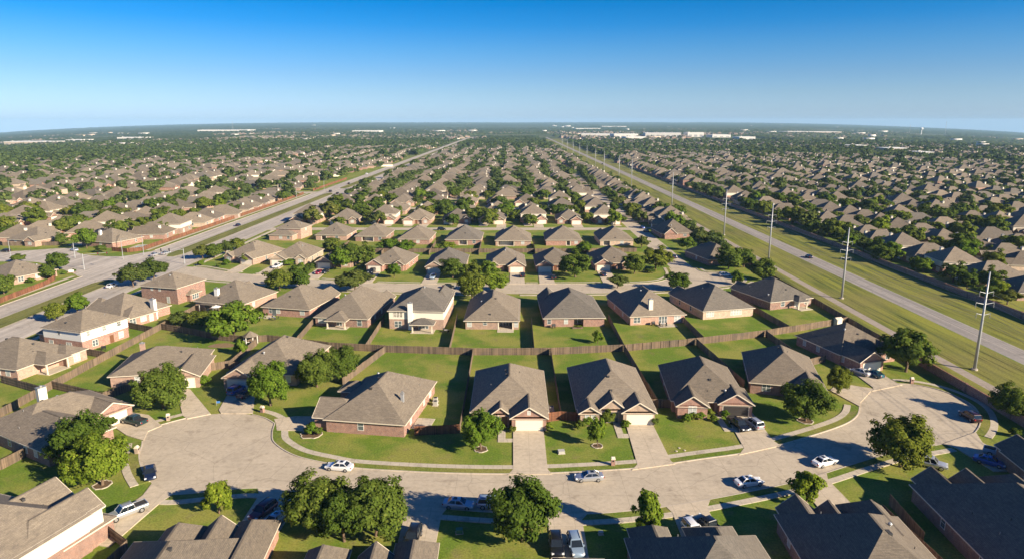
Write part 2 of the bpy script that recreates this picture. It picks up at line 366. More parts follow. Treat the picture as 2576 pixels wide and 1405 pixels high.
def house(label, loc, rot, roofs, walls=None, brick='brick_red', roof='roof_tan', garage=(), wins=(), doors=(), chim=None, porch=(), upper=None,
          vents=6, group='brick houses of the neighbourhood', slabs=(), seed=0, hood=None, name='brick_house'):
    """roofs: wings; the wall box of wing i is its rect unless walls gives others"""
    q = random.Random(seed + int(abs(loc[0]) * 13 + abs(loc[1]) * 7))
    t = thing(name, label, 'house', loc, R(rot), group)
    rs = []
    for i, r in enumerate(roofs):
        r = dict(r); x0, x1, y0, y1 = r['r']; k = .012 * i
        r['r'] = (x0 + k, x1 - k, y0 + k, y1 - k); rs.append(r)
    rm, tm, wm, um = MB(), MB(), MB(), MB()
    wr = walls if walls is not None else [(r['r'][0], r['r'][1], r['r'][2], r['r'][3], r.get('e', 2.9)) for r in rs if not r.get('nowall')]
    for w in wr:
        x0, x1, y0, y1, e = w
        if e > 4.5 and upper:
            wm.box(x0, x1, y0, y1, 0, upper[1]); um.box(x0 - .02, x1 + .02, y0 - .02, y1 + .02, upper[1], e)
        else: wm.box(x0, x1, y0, y1, 0, e)
    for r in rs:
        add_roof(rm, tm, (um if (upper and r.get('e', 2.9) > 4.5) else wm) if not r.get('nowall') else None, r, 0)
    wm.build('wall', M[brick], t)
    if um.f: um.build('upper_wall', M[upper[0]], t)
    ro = rm.build('roof', M[roof], t); tm.build('fascia', M['trim'], t)
    for ri, side, u, w, op in garage:
        rc = rs[ri]['r']; f = side_frame(rc, side); g = MB()
        if op:
            sbox(g, f, u - w / 2, u + w / 2, .02, 2.2, -.0, .012, 0); g.build('garage_shade_panel', M['gap'], t)  # flat dark panel on the wall; the open garage's inside shade put into colour
        else:
            for k in range(4): sbox(g, f, u - w / 2, u + w / 2, .03 + k * .54, .03 + k * .54 + .52, 0, .03)
            sbox(g, f, u - w / 2, u + w / 2, .02, 2.2, -.02, .012)
            g.build('garage_door', M['gdoor'], t)
        g = MB()
        for a, b, z0, z1 in ((u - w / 2 - .14, u - w / 2, 0, 2.34), (u + w / 2, u + w / 2 + .14, 0, 2.34), (u - w / 2, u + w / 2, 2.2, 2.34)): sbox(g, f, a, b, z0, z1, 0, .05)
        g.build('garage_door_frame', M['trim'], t)
    for wn in wins:
        ri, side, u, w, h, z = wn[:6]
        rc = rs[ri]['r'] if ri >= 0 else wr[-1 - ri][:4]; f = side_frame(rc, side); g = MB(); fw = .07; d = .045
        sbox(g, f, u - w / 2 - fw, u - w / 2, z - fw, z + h + fw, 0, d); sbox(g, f, u + w / 2, u + w / 2 + fw, z - fw, z + h + fw, 0, d)
        sbox(g, f, u - w / 2, u + w / 2, z - fw, z, 0, d); sbox(g, f, u - w / 2, u + w / 2, z + h, z + h + fw, 0, d)
        nb = max(0, round(w / .95) - 1)
        for k in range(nb): c = u - w / 2 + w * (k + 1) / (nb + 1); sbox(g, f, c - .06, c + .06, z, z + h, 0, d)
        sbox(g, f, u - w / 2, u + w / 2, z + h / 2 - .025, z + h / 2 + .025, 0, d - .005)
        fo = g.build('window', M['white'], t); g = MB(); sbox(g, f, u - w / 2, u + w / 2, z, z + h, -.01, .02)
        g.build('pane', M['blind' if q.random() < .6 else 'glass'], fo)
    for ri, side, u, w in doors:
        f = side_frame(rs[ri]['r'], side); g = MB(); sbox(g, f, u - w / 2, u + w / 2, .05, 2.15, 0, .03)
        sbox(g, f, u - w / 2 + .15, u + w / 2 - .15, 1.2, 1.95, .03, .04); d_ = g.build('door', M['door' if w < 1.3 else 'glass'], t)
    if chim:
        x, y, w, d, zt, m_ = chim; g = MB(); z0 = max(0, roof_z(rs, x, y) - 1.4)
        if z0 == 0: z0 = 0
        g.box(x - w / 2, x + w / 2, y - d / 2, y + d / 2, z0, zt); c = g.build('chimney', M[m_], t)
        g = MB(); g.box(x - w / 2 - .07, x + w / 2 + .07, y - d / 2 - .07, y + d / 2 + .07, zt, zt + .13); g.box(x - .2, x + .2, y - .2, y + .2, zt + .13, zt + .4); g.build('chimney_cap', M['vent'], c)
    for pr in porch:
        x0, x1, y0, y1, px = pr; g = MB(); g.box(x0, x1, y0, y1, 0, .1); g.build('patio_slab', M['walk'], t)
        for (a, b) in px: g = MB(); g.box(a - .16, a + .16, b - .16, b + .16, .1, 2.62); g.build('porch_post', M['trim'], t)
    for x0, x1, y0, y1 in slabs:
        g = MB(); g.box(x0, x1, y0, y1, 0, .09); g.build('patio_slab', M['walk'], t)
    x0, x1, y0, y1 = rs[0]['r']; kinds = ['pipe', 'pipe', 'pipe', 'box', 'box', 'turbine']
    for k in range(vents):
        x = q.uniform(x0 + 1, x1 - 1); y = q.uniform(y0 + 1, y1 - 1)
        kd = kinds[k % 6]
        if kd == 'box':
            x = (x0 + x1) / 2 + q.choice([-1, 1]) * q.uniform(.5, .9)
            if roofs[0].get('ax', 'y') == 'x': x, y = q.uniform(x0 + 3, x1 - 3), (y0 + y1) / 2 + q.choice([-1, 1]) * q.uniform(.5, .9)
        z = roof_z(rs, x, y)
        if z < 1: continue
        g = MB()
        if kd == 'pipe': g.tube([(x, y, z - .15), (x, y, z + .32)], [.055, .055], 8); g.build('vent_pipe', M['vent'] if q.random() < .5 else M['darkvent'], t)
        elif kd == 'box': g.box(x - .22, x + .22, y - .22, y + .22, z - .2, z + .2); g.box(x - .26, x + .26, y - .26, y + .26, z + .2, z + .24); g.build('roof_vent', M['darkvent'], t)
        else: g.tube([(x, y, z - .2), (x, y, z + .15), (x, y, z + .2), (x, y, z + .34), (x, y, z + .48), (x, y, z + .54)], [.14, .14, .24, .29, .2, .02], 12); g.build('turbine_vent', M['metal'], t)
    return t

# ---------- trees ----------
def dome_dirs(q, n, zlo=-.45):
    out = []
    while len(out) < n:
        z = q.uniform(zlo, 1); a = q.uniform(0, 2 * math.pi); r = math.sqrt(max(0, 1 - z * z)); out.append((r * math.cos(a), r * math.sin(a), z))
    return out
def crown_arrays(seed, clumps, leaves, leaf, shape='round', cr=(.17, .30), gap=.0):
    """unit crown: radius about 1, z from 0 to 1 stands for the tree's whole height (about two radii)"""
    q = random.Random(seed); g = np.random.default_rng(seed)
    lob = [(q.uniform(0, 6.28), q.uniform(.10, .24), k) for k in (2, 3, 5)]
    V = []; N = []
    for (dx, dy, dz) in dome_dirs(q, clumps, -.72):
        a = math.atan2(dy, dx); amp = 1 + sum(b * math.sin(k * a + p + 2.2 * dz) for p, b, k in lob)
        rr = (q.random() ** .34) * (1 + (amp - 1) * .8) * .84
        zc, zr = (1.04, .90)
        if shape == 'tall': rr *= (.95 if dz < 0 else .95 - .45 * dz); zc, zr = 1.15, .92
        if shape == 'wide': zc, zr = 1.14, .76
        c = np.array([dx * rr, dy * rr, zc + dz * zr * (rr if shape != 'tall' else min(1, rr * 1.3))])
        s = q.uniform(*cr); n = int(leaves * (s / .24) ** 1.5)
        d = g.normal(size=(n, 3)); d[:, 2] += .35; d /= np.linalg.norm(d, axis=1)[:, None]
        p = c + d * (s * g.uniform(.45, 1.0, (n, 1))) * np.array([1.0, 1.0, .8])
        out = np.array([dx, dy, dz])
        nn = d * 1.0 + out * .55 + np.array([0, 0, .35]) + g.normal(size=(n, 3)) * .34
        V.append(p); N.append(nn / np.linalg.norm(nn, axis=1)[:, None])
    p = np.concatenate(V); n = np.concatenate(N); k = len(p)
    r = g.normal(size=(k, 3)); e1 = np.cross(n, r); e1 /= np.linalg.norm(e1, axis=1)[:, None]; e2 = np.cross(n, e1)
    a = leaf * g.uniform(.65, 1.35, (k, 1)); b = a * g.uniform(.5, .9, (k, 1))
    v = np.stack([p - e1 * a - e2 * b * .2, p + e1 * .1 * a - e2 * b, p + e1 * a + e2 * b * .2, p - e1 * .1 * a + e2 * b], 1)
    v[:, :, 2] /= 2.0
    v[:, :, 2] = np.maximum(v[:, :, 2], .05)
    return v.reshape(-1, 3), np.arange(4 * k).reshape(-1, 4)
TREE_PROTO = {}
def tree_proto(key, seed, clumps, leaves, leaf, shape, mat, cr=(.17, .30), limbs=6):
    v, f = crown_arrays(seed, clumps, leaves, leaf, shape, cr)
    me = np_mesh('crown', v, f, [M[mat]]); q = random.Random(seed)
    tb = MB(); top = .42
    tb.tube([(0, 0, -.02), (.0, .0, .02), (.02, .01, .16), (.0, .03, top)], [.075, .055, .045, .03], 8)
    for k in range(limbs):
        a = 6.28 * k / limbs + q.random(); rr = q.uniform(.35, .6)
        tb.tube([(.02, .01, q.uniform(.14, .24)), (math.cos(a) * rr * .45, math.sin(a) * rr * .45, .36), (math.cos(a) * rr, math.sin(a) * rr, q.uniform(.5, .68))], [.03, .022, .01], 6)
    tr = tb.build('trunk', M['bark'], None, True)
    ms = (me.data, tr.data)
    bpy.data.objects.remove(me); bpy.data.objects.remove(tr)
    TREE_PROTO[key] = ms
def tree(kind, loc, diam, h, label, name='shade_tree', group='trees of the neighbourhood', trunk=True, rz=None, cat='tree'):
    cm, tm = TREE_PROTO[kind]
    t = thing(name, label, cat, (loc[0], loc[1], land(*loc[:2])), rng.uniform(0, 6.28) if rz is None else rz, group)
    t.scale = (diam / 2, diam / 2, h)
    if trunk: link(bpy.data.objects.new('trunk', tm), t)
    link(bpy.data.objects.new('crown' if trunk else 'foliage', cm), t)
    return t

# ---------- cars ----------
CAR = {}
def car_proto(kind):
    S = {'sedan': dict(L=2.38, lower=[(-2.38, .38, .82, .66), (-2.28, .26, .95, .80), (-1.85, .20, 1.0, .88), (-1.2, .18, 1.0, .91), (0, .18, .96, .91), (.8, .18, .94, .91), (1.3, .18, .86, .90), (2.0, .20, .74, .85), (2.28, .26, .62, .72), (2.36, .34, .52, .6)],
                       cab=(-1.72, 1.02, -1.02, .22, .95, 1.44, .80, .60), wx=(1.42, -1.38), wr=.33),
         'suv': dict(L=2.4, lower=[(-2.38, .42, .9, .74), (-2.28, .3, 1.08, .86), (-1.85, .25, 1.1, .92), (0, .25, 1.08, .94), (.9, .25, 1.06, .94), (1.4, .25, 1.0, .92), (2.0, .27, .92, .87), (2.3, .34, .76, .76), (2.38, .42, .62, .66)],
                     cab=(-2.2, 1.02, -1.95, .28, 1.07, 1.74, .84, .68), wx=(1.45, -1.4), wr=.38),
         'pickup': dict(L=2.85, lower=[(-2.85, .5, .98, .86), (-2.78, .42, 1.06, .92), (-1.2, .36, 1.08, .95), (0, .36, 1.08, .96), (1.2, .36, 1.07, .95), (1.7, .36, 1.04, .93), (2.4, .4, .96, .9), (2.72, .46, .8, .84), (2.8, .5, .66, .74)],
                        cab=(-.95, 1.3, -.78, .62, 1.07, 1.80, .84, .70), wx=(1.8, -1.75), wr=.40)}[kind]
    b = MB()
    rings = []
    for x, z0, z1, w in S['lower']:
        zm = z0 + (z1 - z0) * .45
        rings.append([(x, -w * .88, z0), (x, -w, zm), (x, -w * .97, z1 - .12), (x, -w * .86, z1), (x, w * .86, z1), (x, w * .97, z1 - .12), (x, w, zm), (x, w * .88, z0)])
    b.loft(rings)
    xb0, xf0, xb1, xf1, zb, zt, wb, wt = S['cab']
    def fr(k, off=0):   # cabin ring at height fraction k
        x0 = xb0 + (xb1 - xb0) * k; x1 = xf0 + (xf1 - xf0) * k; w = wb + (wt - wb) * k; z = zb + (zt - zb) * k
        return [(x0 - off, -w - off, z), (x1 + off, -w - off, z), (x1 + off, w + off, z), (x0 - off, w + off, z)]
    # roof panel with rounded edge
    r0, r1 = fr(.90, .015), fr(1.0, .0)
    zc = zt + .05
    ins = [(p[0] * .92 + .08 * (xb1 + xf1) / 2, p[1] * .85, zc) for p in r1]
    b.loft([r0, r1, ins])
    lo, hi = fr(-.04, .012), fr(.92, .012)
    for i in range(4): b.bar(lo[i], hi[i], .09, .09)
    if kind != 'pickup' or True:
        m0 = [(lo[0][0] * .5 + lo[1][0] * .5, lo[0][1], lo[0][2]), (hi[0][0] * .5 + hi[1][0] * .5, hi[0][1], hi[0][2])]
        b.bar(m0[0], m0[1], .08, .06); b.bar((m0[0][0], -m0[0][1], m0[0][2]), (m0[1][0], -m0[1][1], m0[1][2]), .08, .06)
    for sgn in (-1, 1): b.box(xf0 - .25, xf0 - .05, sgn * (wb + .14) - .1, sgn * (wb + .14) + .1, zb, zb + .15)
    parts = [('body', b, 'PAINT')]
    g = MB(); g.loft([fr(-.05), fr(.92)]); parts.append(('windows', g, 'carglass'))
    if kind == 'pickup':
        g = MB(); g.box(-2.68, -1.05, -.74, .74, 1.02, 1.095); parts.append(('cargo_bed', g, 'gap'))
        for y0, y1, x0, x1 in ((-.9, -.76, -2.78, -1.0), (.76, .9, -2.78, -1.0), (-.76, .76, -2.8, -2.7)): b.box(x0, x1, y0, y1, 1.0, 1.2)
    if kind == 'sedan':
        g = MB(); g.box(-.75, -.2, -.33, .33, zt + .03, zt + .062); parts.append(('sunroof', g, 'carglass'))
    if kind == 'suv':
        for y in (-.58, .58): g = MB(); g.box(-1.7, .1, y - .025, y + .025, zt + .03, zt + .1); parts.append(('roof_rail', g, 'black'))
    L = S['L']; zl = S['lower'][-2][2]
    for y in (-1, 1):
        w = S['lower'][-3][3]
        g = MB(); g.box(L - .42, L - .1, y * w * .78 - .16, y * w * .78 + .16, zl - .08, zl + .1); parts.append(('headlight', g, 'lamp'))
        g = MB(); g.box(-L - .02, -L + .22, y * .66 - .13, y * .66 + .13, S['lower'][1][2] - .3, S['lower'][1][2] - .1); parts.append(('tail_light', g, 'tail'))
    wheels = []
    wr = S['wr']; hw = S['lower'][4][3]
    for x in S['wx']:
        for y in (-1, 1):
            g = MB(); n = 18; yo = y * (hw + .02)
            g.tube([(x, yo - y * .24, wr), (x, yo - y * .03, wr), (x, yo, wr)], [wr, wr, wr * .9], n)
            h = MB(); h.tube([(x, yo - y * .01, wr), (x, yo + y * .015, wr)], [wr * .64, wr * .55], 12)
            wheels.append((g, h))
    pr = []
    for nm, mb, mt in parts: pr.append((nm, mb, mt, None))
    return pr, wheels
PAINTS = {}
def paint(c, metal=.2):
    k = (c, metal)
    if k not in PAINTS: PAINTS[k] = m_paint('car_paint', c, metal)
    return PAINTS[k]
def car(kind, loc, heading, color, label, cat=None, z=.006, name=None, metal=.2, group='cars and trucks parked along the streets'):
    nm = name or {'sedan': 'parked_car', 'suv': 'parked_suv', 'pickup': 'pickup_truck'}[kind]
    t = thing(nm, label, cat or {'sedan': 'car', 'suv': 'suv', 'pickup': 'pickup truck'}[kind], (loc[0], loc[1], z), R(heading), group)
    if kind not in CAR:
        parts, wheels = car_proto(kind); pm = []
        for n_, mb, mt, _ in parts:
            o = mb.build(n_, M['white'] if mt == 'PAINT' else M[mt], None); pm.append((n_, o.data, mt)); bpy.data.objects.remove(o)
        for me in [p[1] for p in pm if p[0] == 'body']:
            me.polygons.foreach_set('use_smooth', [True] * len(me.polygons)); me.set_sharp_from_angle(angle=R(38))
        wm = []
        for g, h in wheels:
            a = g.build('tyre', M['tyre'], None, True); b_ = h.build('rim', M['rim'], None); a.data.set_sharp_from_angle(angle=R(40)); wm.append((a.data, b_.data)); bpy.data.objects.remove(a); bpy.data.objects.remove(b_)
        CAR[kind] = (pm, wm)
    pm, wm = CAR[kind]
    for n_, me, mt in pm:
        o = link(bpy.data.objects.new(n_, me), t)
        if mt == 'PAINT': o.material_slots[0].link = 'OBJECT'; o.material_slots[0].material = paint(color, metal)
    for a, b_ in wm:
        w = link(bpy.data.objects.new('wheel', a), t); link(bpy.data.objects.new('rim', b_), w)
    return t

# ---------- fences, walls, poles ----------
def fence(pts, label, h=1.85, mat='fence', group='board fences between the yards', name='board_fence', posts=False, cat='fence'):
    q = random.Random(int(abs(pts[0][0]) * 31 + abs(pts[0][1]) * 17))
    x0, y0 = pts[0]; t = thing(name, label, cat, (x0, y0, 0), 0, group)
    b, rl = MB(), MB(); ps = []
    for i in range(len(pts) - 1):
        a = Vector((pts[i][0] - x0, pts[i][1] - y0, 0)); c = Vector((pts[i + 1][0] - x0, pts[i + 1][1] - y0, 0)); L = (c - a).length; n = max(1, round(L / 2.4)); d = (c - a) / n; nr = Vector((-d.y, d.x, 0)).normalized()
        for k in range(n):
            p = a + d * k; e = a + d * (k + .985); hh = h + q.uniform(-.04, .04); w = q.uniform(-.025, .025)
            o = nr * (.012 + w); p_, e_ = p + o, e + o; p2, e2 = p + nr * (-.012 + w), e + nr * (-.012 + w)
            m = len(b.v); b.v += [tuple(p_), tuple(e_), (e_.x, e_.y, hh), (p_.x, p_.y, hh), tuple(p2), tuple(e2), (e2.x, e2.y, hh), (p2.x, p2.y, hh)]
            for f in [(0, 1, 2, 3), (5, 4, 7, 6), (3, 2, 6, 7), (1, 5, 6, 2), (4, 0, 3, 7)]: b.f.append(tuple(m + j for j in f)); b.m.append(0)
            ps.append(p + nr * -.09)
        for z in (.4, 1.0, 1.6):
            rl.bar(tuple(a + nr * -.065 + Vector((0, 0, z))), tuple(c + nr * -.065 + Vector((0, 0, z))), .05, .09)
    b.build('boards', M[mat], t); rl.build('rails', M[mat], t)
    if posts:
        for p in ps: g = MB(); g.box(p.x - .06, p.x + .06, p.y - .06, p.y + .06, 0, h + .06); g.build('post', M[mat], t)
    return t
def brick_wall(pts, label, h=2.0):
    x0, y0 = pts[0]; t = thing('brick_wall', label, 'wall', (x0, y0, 0), 0, 'brick walls along the parkway')
    w, c, pl = MB(), MB(), MB()
    for i in range(len(pts) - 1):
        a = Vector((pts[i][0] - x0, pts[i][1] - y0, h / 2)); e = Vector((pts[i + 1][0] - x0, pts[i + 1][1] - y0, h / 2))
        w.bar(tuple(a), tuple(e), .22, h); u = Vector((0, 0, h / 2 + .04)); c.bar(tuple(a + u), tuple(e + u), .3, .08)
        L = (e - a).length; n = max(1, round(L / 12))
        for k in range(n):
            p = a + (e - a) * (k / n); pl.box(p.x - .25, p.x + .25, p.y - .25, p.y + .25, 0, h + .18)
    w.build('wall_panel', M['wallbrick'], t); c.build('coping', M['wallbrick'], t); pl.build('piers', M['wallbrick'], t)
    return t
def steel_pole(x, y, h, label):
    t = thing('transmission_pole', label, 'power pole', (x, y, land(x, y)), 0, 'steel transmission poles along the parkway')
    g = MB(); g.tube([(0, 0, 0), (0, 0, h * .5), (0, 0, h)], [.36, .27, .15], 12); g.build('shaft', M['metal'], t, True)
    g = MB(); g.tube([(0, 0, 0), (0, 0, .35)], [.7, .7], 14); g.build('footing', M['kerb'], t)
    for z, sd in ((h - 5.0, 1), (h - 5.0, -1), (h - 7.6, 1), (h - 7.6, -1), (h - 10.2, 1), (h - 10.2, -1)):
        a = MB(); ln = 1.6 if z > h - 6 or z < h - 9 else 2.1
        a.tube([(0, 0, z), (sd * ln * .6, 0, z + .25), (sd * ln, 0, z + .42)], [.085, .065, .05], 8); o = a.build('arm', M['metal'], t)
        i = MB(); i.tube([(sd * ln, 0, z + .42), (sd * ln, 0, z - .75)], [.07, .07], 6); i.build('insulator', M['vent'], o)
    return t
# ---------- ground ----------
def catmull(pts, n=6, closed=False):
    out = []; k = len(pts)
    for i in range(k if closed else k - 1):
        p = [Vector(pts[j % k] if closed else pts[min(max(j, 0), k - 1)]) for j in (i - 1, i, i + 1, i + 2)]
        for s in range(n):
            t = s / n
            out.append(tuple(.5 * ((2 * p[1]) + (p[2] - p[0]) * t + (2 * p[0] - 5 * p[1] + 4 * p[2] - p[3]) * t * t + (3 * p[1] - p[0] - 3 * p[2] + p[3]) * t ** 3)))
    if not closed: out.append(tuple(pts[-1]))
    return out
def offset(pts, d):
    out = []
    for i, p in enumerate(pts):
        a = Vector(pts[max(i - 1, 0)][:2]); b = Vector(pts[min(i + 1, len(pts) - 1)][:2]); t = (b - a).normalized(); out.append((p[0] - t.y * d, p[1] + t.x * d))
    return out
def sheet(name, pts, z, mat, kind='structure'):
    g = MB(); g.poly([(p[0], p[1], z) for p in pts]); return tag(g.build(name, M[mat]), kind=kind)
def ribbon(mb, pts, d0, d1, z0, z1):
    """slab along a line between two sideways offsets"""
    a = offset(pts, d0); b = offset(pts, d1)
    rings = [[(p[0], p[1], z0), (q[0], q[1], z0), (q[0], q[1], z1), (p[0], p[1], z1)] for p, q in zip(a, b)]
    mb.loft(rings)
def slab(name, pts, z1, mat, z0=-.02):
    g = MB(); n = len(pts)
    area = sum(pts[i][0] * pts[(i + 1) % n][1] - pts[(i + 1) % n][0] * pts[i][1] for i in range(n))
    if area < 0: pts = pts[::-1]
    g.poly([(p[0], p[1], z1) for p in pts])
    for i in range(n):
        a, b = pts[i], pts[(i + 1) % n]; g.poly([(a[0], a[1], z0), (b[0], b[1], z0), (b[0], b[1], z1), (a[0], a[1], z1)])
    return tag(g.build(name, M[mat]), kind='structure')
def line_clip(pts, gaps):
    """split a fine polyline where it passes through gap boxes"""
    out = [[]]
    for p in pts:
        if any(a <= p[0] <= b and c <= p[1] <= d for a, b, c, d in gaps):
            if out[-1]: out.append([])
        else: out[-1].append(p)
    return [o for o in out if len(o) > 2]
def resample(pts, step=.6):
    out = [pts[0]]
    for a, b in zip(pts, pts[1:]):
        L = math.dist(a, b); n = max(1, int(L / step))
        out += [(a[0] + (b[0] - a[0]) * k / n, a[1] + (b[1] - a[1]) * k / n) for k in range(1, n + 1)]
    return out
def kerbside(pts, side, gaps, verge=1.5, walk=1.25, width_k=.2):
    """kerb, grass verge and sidewalk along a road edge; side +1 when the lots lie to the left of the line"""
    k, v, w = MB(), MB(), MB(); s = side
    for seg in line_clip(resample(pts), gaps):
        ribbon(k, seg, 0, s * width_k, -.02, .13); ribbon(v, seg, s * width_k, s * (width_k + verge), -.02, .10)
        if walk: ribbon(w, seg, s * (width_k + verge), s * (width_k + verge + walk), -.02, .115)
    tag(k.build('kerb', M['kerb']), kind='structure'); tag(v.build('verge', M['verge']), kind='structure')
    if walk: tag(w.build('sidewalk', M['walk']), kind='structure')

def m_ground():
    m = NT('ground_cover'); p = m.pos()
    big = m.noise(p, .09, 4, .6); mid = m.noise(p, .55, 4, .6); fine = m.noise(p, 3.2, 3, .7)
    c = m.mix(mid, (.095, .160, .018, 1), (.155, .215, .028, 1))
    c = m.mix(m.ramp(big, [(.43, (0, 0, 0, 1)), (.58, (.75, .75, .75, 1))]), c, (.27, .25, .06, 1))
    patch = m.ramp(m.noise(p, .30, 4, .65), [(.57, (0, 0, 0, 1)), (.70, (.55, .55, .55, 1))])
    c = m.mix(patch, c, (.20, .16, .075, 1))
    c = m.mix(1.0, c, m.ramp(fine, [(.3, (.62,) * 3 + (1,)), (.7, (1.3,) * 3 + (1,))]), 'MULTIPLY')
    far = m.mix(m.ramp(m.noise(p, .0035, 4, .6), [(.45, (0, 0, 0, 1)), (.6, (1, 1, 1, 1))]), (.05, .075, .022, 1), (.13, .125, .06, 1))
    d = m.n('ShaderNodeVectorMath', operation='LENGTH', i0=p).outputs['Value']
    f = m.n('ShaderNodeMapRange', i0=d, i1=900.0, i2=1500.0).outputs[0]
    return m.out(m.mix(f, c, far), .95, 0, .1)
M['ground'] = m_ground()
def build_ground():
    rad = [0, 60, 120, 240, 400, 600, 800, 1000, 1300, 1600, 2000, 2500, 3200, 4200, 5600, 7500, 10000, 12500, 15500]; na = 96; v = [(0, 0, 0)]; f = []
    for r in rad[1:]:
        for k in range(na):
            a = 2 * math.pi * k / na; x, y = r * math.sin(a), r * math.cos(a); v.append((x, y, land(x, y) if y > 0 else 0))
    for k in range(na): f.append((0, 1 + (k + 1) % na, 1 + k))
    for i in range(len(rad) - 2):
        for k in range(na):
            a = 1 + i * na + k; b = 1 + i * na + (k + 1) % na; f.append((a, b, b + na, a + na))
    g = MB(); g.v = v; g.f = f; g.m = [0] * len(f); tag(g.build('ground', M['ground']), kind='structure')
build_ground()

# front street with a bulb at each end
NK = catmull([(-46.1, 122.7), (-45.1, 118.3), (-43.2, 114.3), (-38.2, 109.7), (-31.9, 106.9), (-26, 105.1), (-12.4, 103.6), (0.1, 103.2), (10, 103.8), (20.9, 105.1), (26.7, 106.6), (33, 108.4), (40.8, 110.5), (47.6, 113.2), (57.6, 118.3), (64.5, 122.4), (68.5, 126.0), (71.0, 129.8), (72.9, 133.8), (77.7, 139.2)], 8)
RC = catmull([(77.7, 139.2), (84, 143.0), (89.8, 142.6), (93.8, 138.7), (95.0, 131.6), (92.0, 124.6), (87.3, 119.0), (82.5, 115.6)], 8)
SK = catmull([(82.5, 115.6), (76.5, 113.6), (70, 111.6), (66.1, 110.3), (59, 107), (51.8, 103.4), (46.1, 100.8), (38, 97.9), (30.3, 95.4), (24.4, 93.7), (19, 92.5), (12, 91.5), (4, 91.3), (-5, 92.1), (-16.3, 93.8), (-25, 95.3), (-33, 97.2), (-40.4, 98.8), (-47, 97.9), (-53.5, 96.9), (-57.5, 99.3)], 8)
LC = catmull([(-57.5, 99.3), (-62, 104.6), (-65.2, 109.5), (-67, 113.9), (-69.2, 119.2), (-66.4, 123.4), (-61.1, 126.9), (-54.8, 127.6), (-49.5, 125.6), (-46.1, 122.7)], 8)
sheet('street', NK[:-1] + RC[:-1] + SK[:-1] + LC[:-1], .004, 'concrete')
GN = [(70.5, 78, 131.2, 142)]
kerbside(NK, 1, GN)
kerbside(RC, 1, [(77, 85.6, 139, 145), (80, 86.5, 113, 118)])
kerbside(SK, 1, [(78.5, 88, 112, 120), (-61, -55.5, 94, 101.5)])
kerbside(LC, 1, [(-58.8, -54.2, 94, 101.2), (-70.5, -67.2, 115.6, 121.8), (-61.5, -52.4, 122, 130)])
# driveways of the lots on the front street
DRV = [[(.2, 119.8), (6.0, 119.8), (6.0, 104.8), (6.6, 103.2), (-.6, 103.0), (.2, 104.8)],
       [(22.0, 122.3), (27.2, 122.3), (27.4, 107.6), (27.9, 106.6), (20.2, 104.6), (21.4, 106.4)],
       [(42.6, 127.0), (48.3, 128.6), (47.9, 115.2), (48.6, 113.4), (39.9, 109.9), (41.6, 112.4)],
       [(69.2, 139.5), (73.2, 143.5), (79.3, 140.3), (77.6, 138.6), (72.6, 132.8), (71.5, 130.6)],
       [(79.6, 154.2), (85.2, 156.8), (86.2, 143.9), (86.8, 142.6), (78.2, 139.0), (79.5, 141.0)],
       [(-36.4, 118.9), (-36.4, 125.8), (-43, 126), (-46.8, 124.6), (-45.7, 122.5), (-44.6, 119.6), (-41.6, 119.6)],
       [(-61.8, 141.2), (-56.2, 140.6), (-52.0, 127.4), (-55, 127.3), (-58.4, 127.4), (-59.5, 129.0)],
       [(-74.8, 142.4), (-70.2, 139.8), (-60.3, 127.1), (-64.0, 124.8), (-65.6, 126.4)],
       [(-80.4, 124.6), (-78.4, 128.4), (-72.5, 126.6), (-67.4, 121.7), (-68.8, 119.2), (-67.6, 115.4), (-72, 117.6)],
       [(-60.5, 84.5), (-55.4, 83.2), (-54.0, 94.5), (-53.2, 96.7), (-58.2, 99.9), (-57.8, 96.5)],
       [(-39.4, 82), (-33.4, 82), (-32.9, 95.0), (-32.2, 97.3), (-40.6, 98.6), (-39.6, 96.6)],
       [(-15.8, 80), (-10.6, 80), (-10.5, 91.0), (-9.8, 92.8), (-16.8, 93.8), (-16, 92.0)],
       [(5.2, 76), (10.3, 76), (10.3, 89.8), (11.3, 91.4), (4.4, 91.2), (5.3, 89.6)],
       [(23.8, 80), (29.4, 80), (29.6, 93), (30.7, 95.3), (23.4, 93.3), (24.0, 91.6)],
       [(46.4, 90), (52.2, 90), (51.6, 101.2), (52.4, 103.6), (45.2, 100.2), (46.4, 98.6)],
       [(80.6, 104), (87.0, 104), (85.8, 114.6), (87.4, 118.9), (78.2, 114.0), (79.6, 112.4)]]
for d in DRV: slab('driveway', d, .142, 'drive')
# front walks
for d in ([(-2.6, 119.6), (-1.2, 119.6), (-1.2, 116.2), (.25, 116.2), (.25, 114.9), (-2.6, 114.9)], [(19.6, 123.6), (20.9, 123.6), (20.9, 118.2), (22.2, 118.2), (22.2, 116.6), (19.6, 116.6)], [(40.2, 127), (41.4, 127), (41.4, 120.8), (42.9, 120.8), (42.9, 119.4), (40.2, 119.4)]):
    slab('front_walk', d, .1, 'walk')

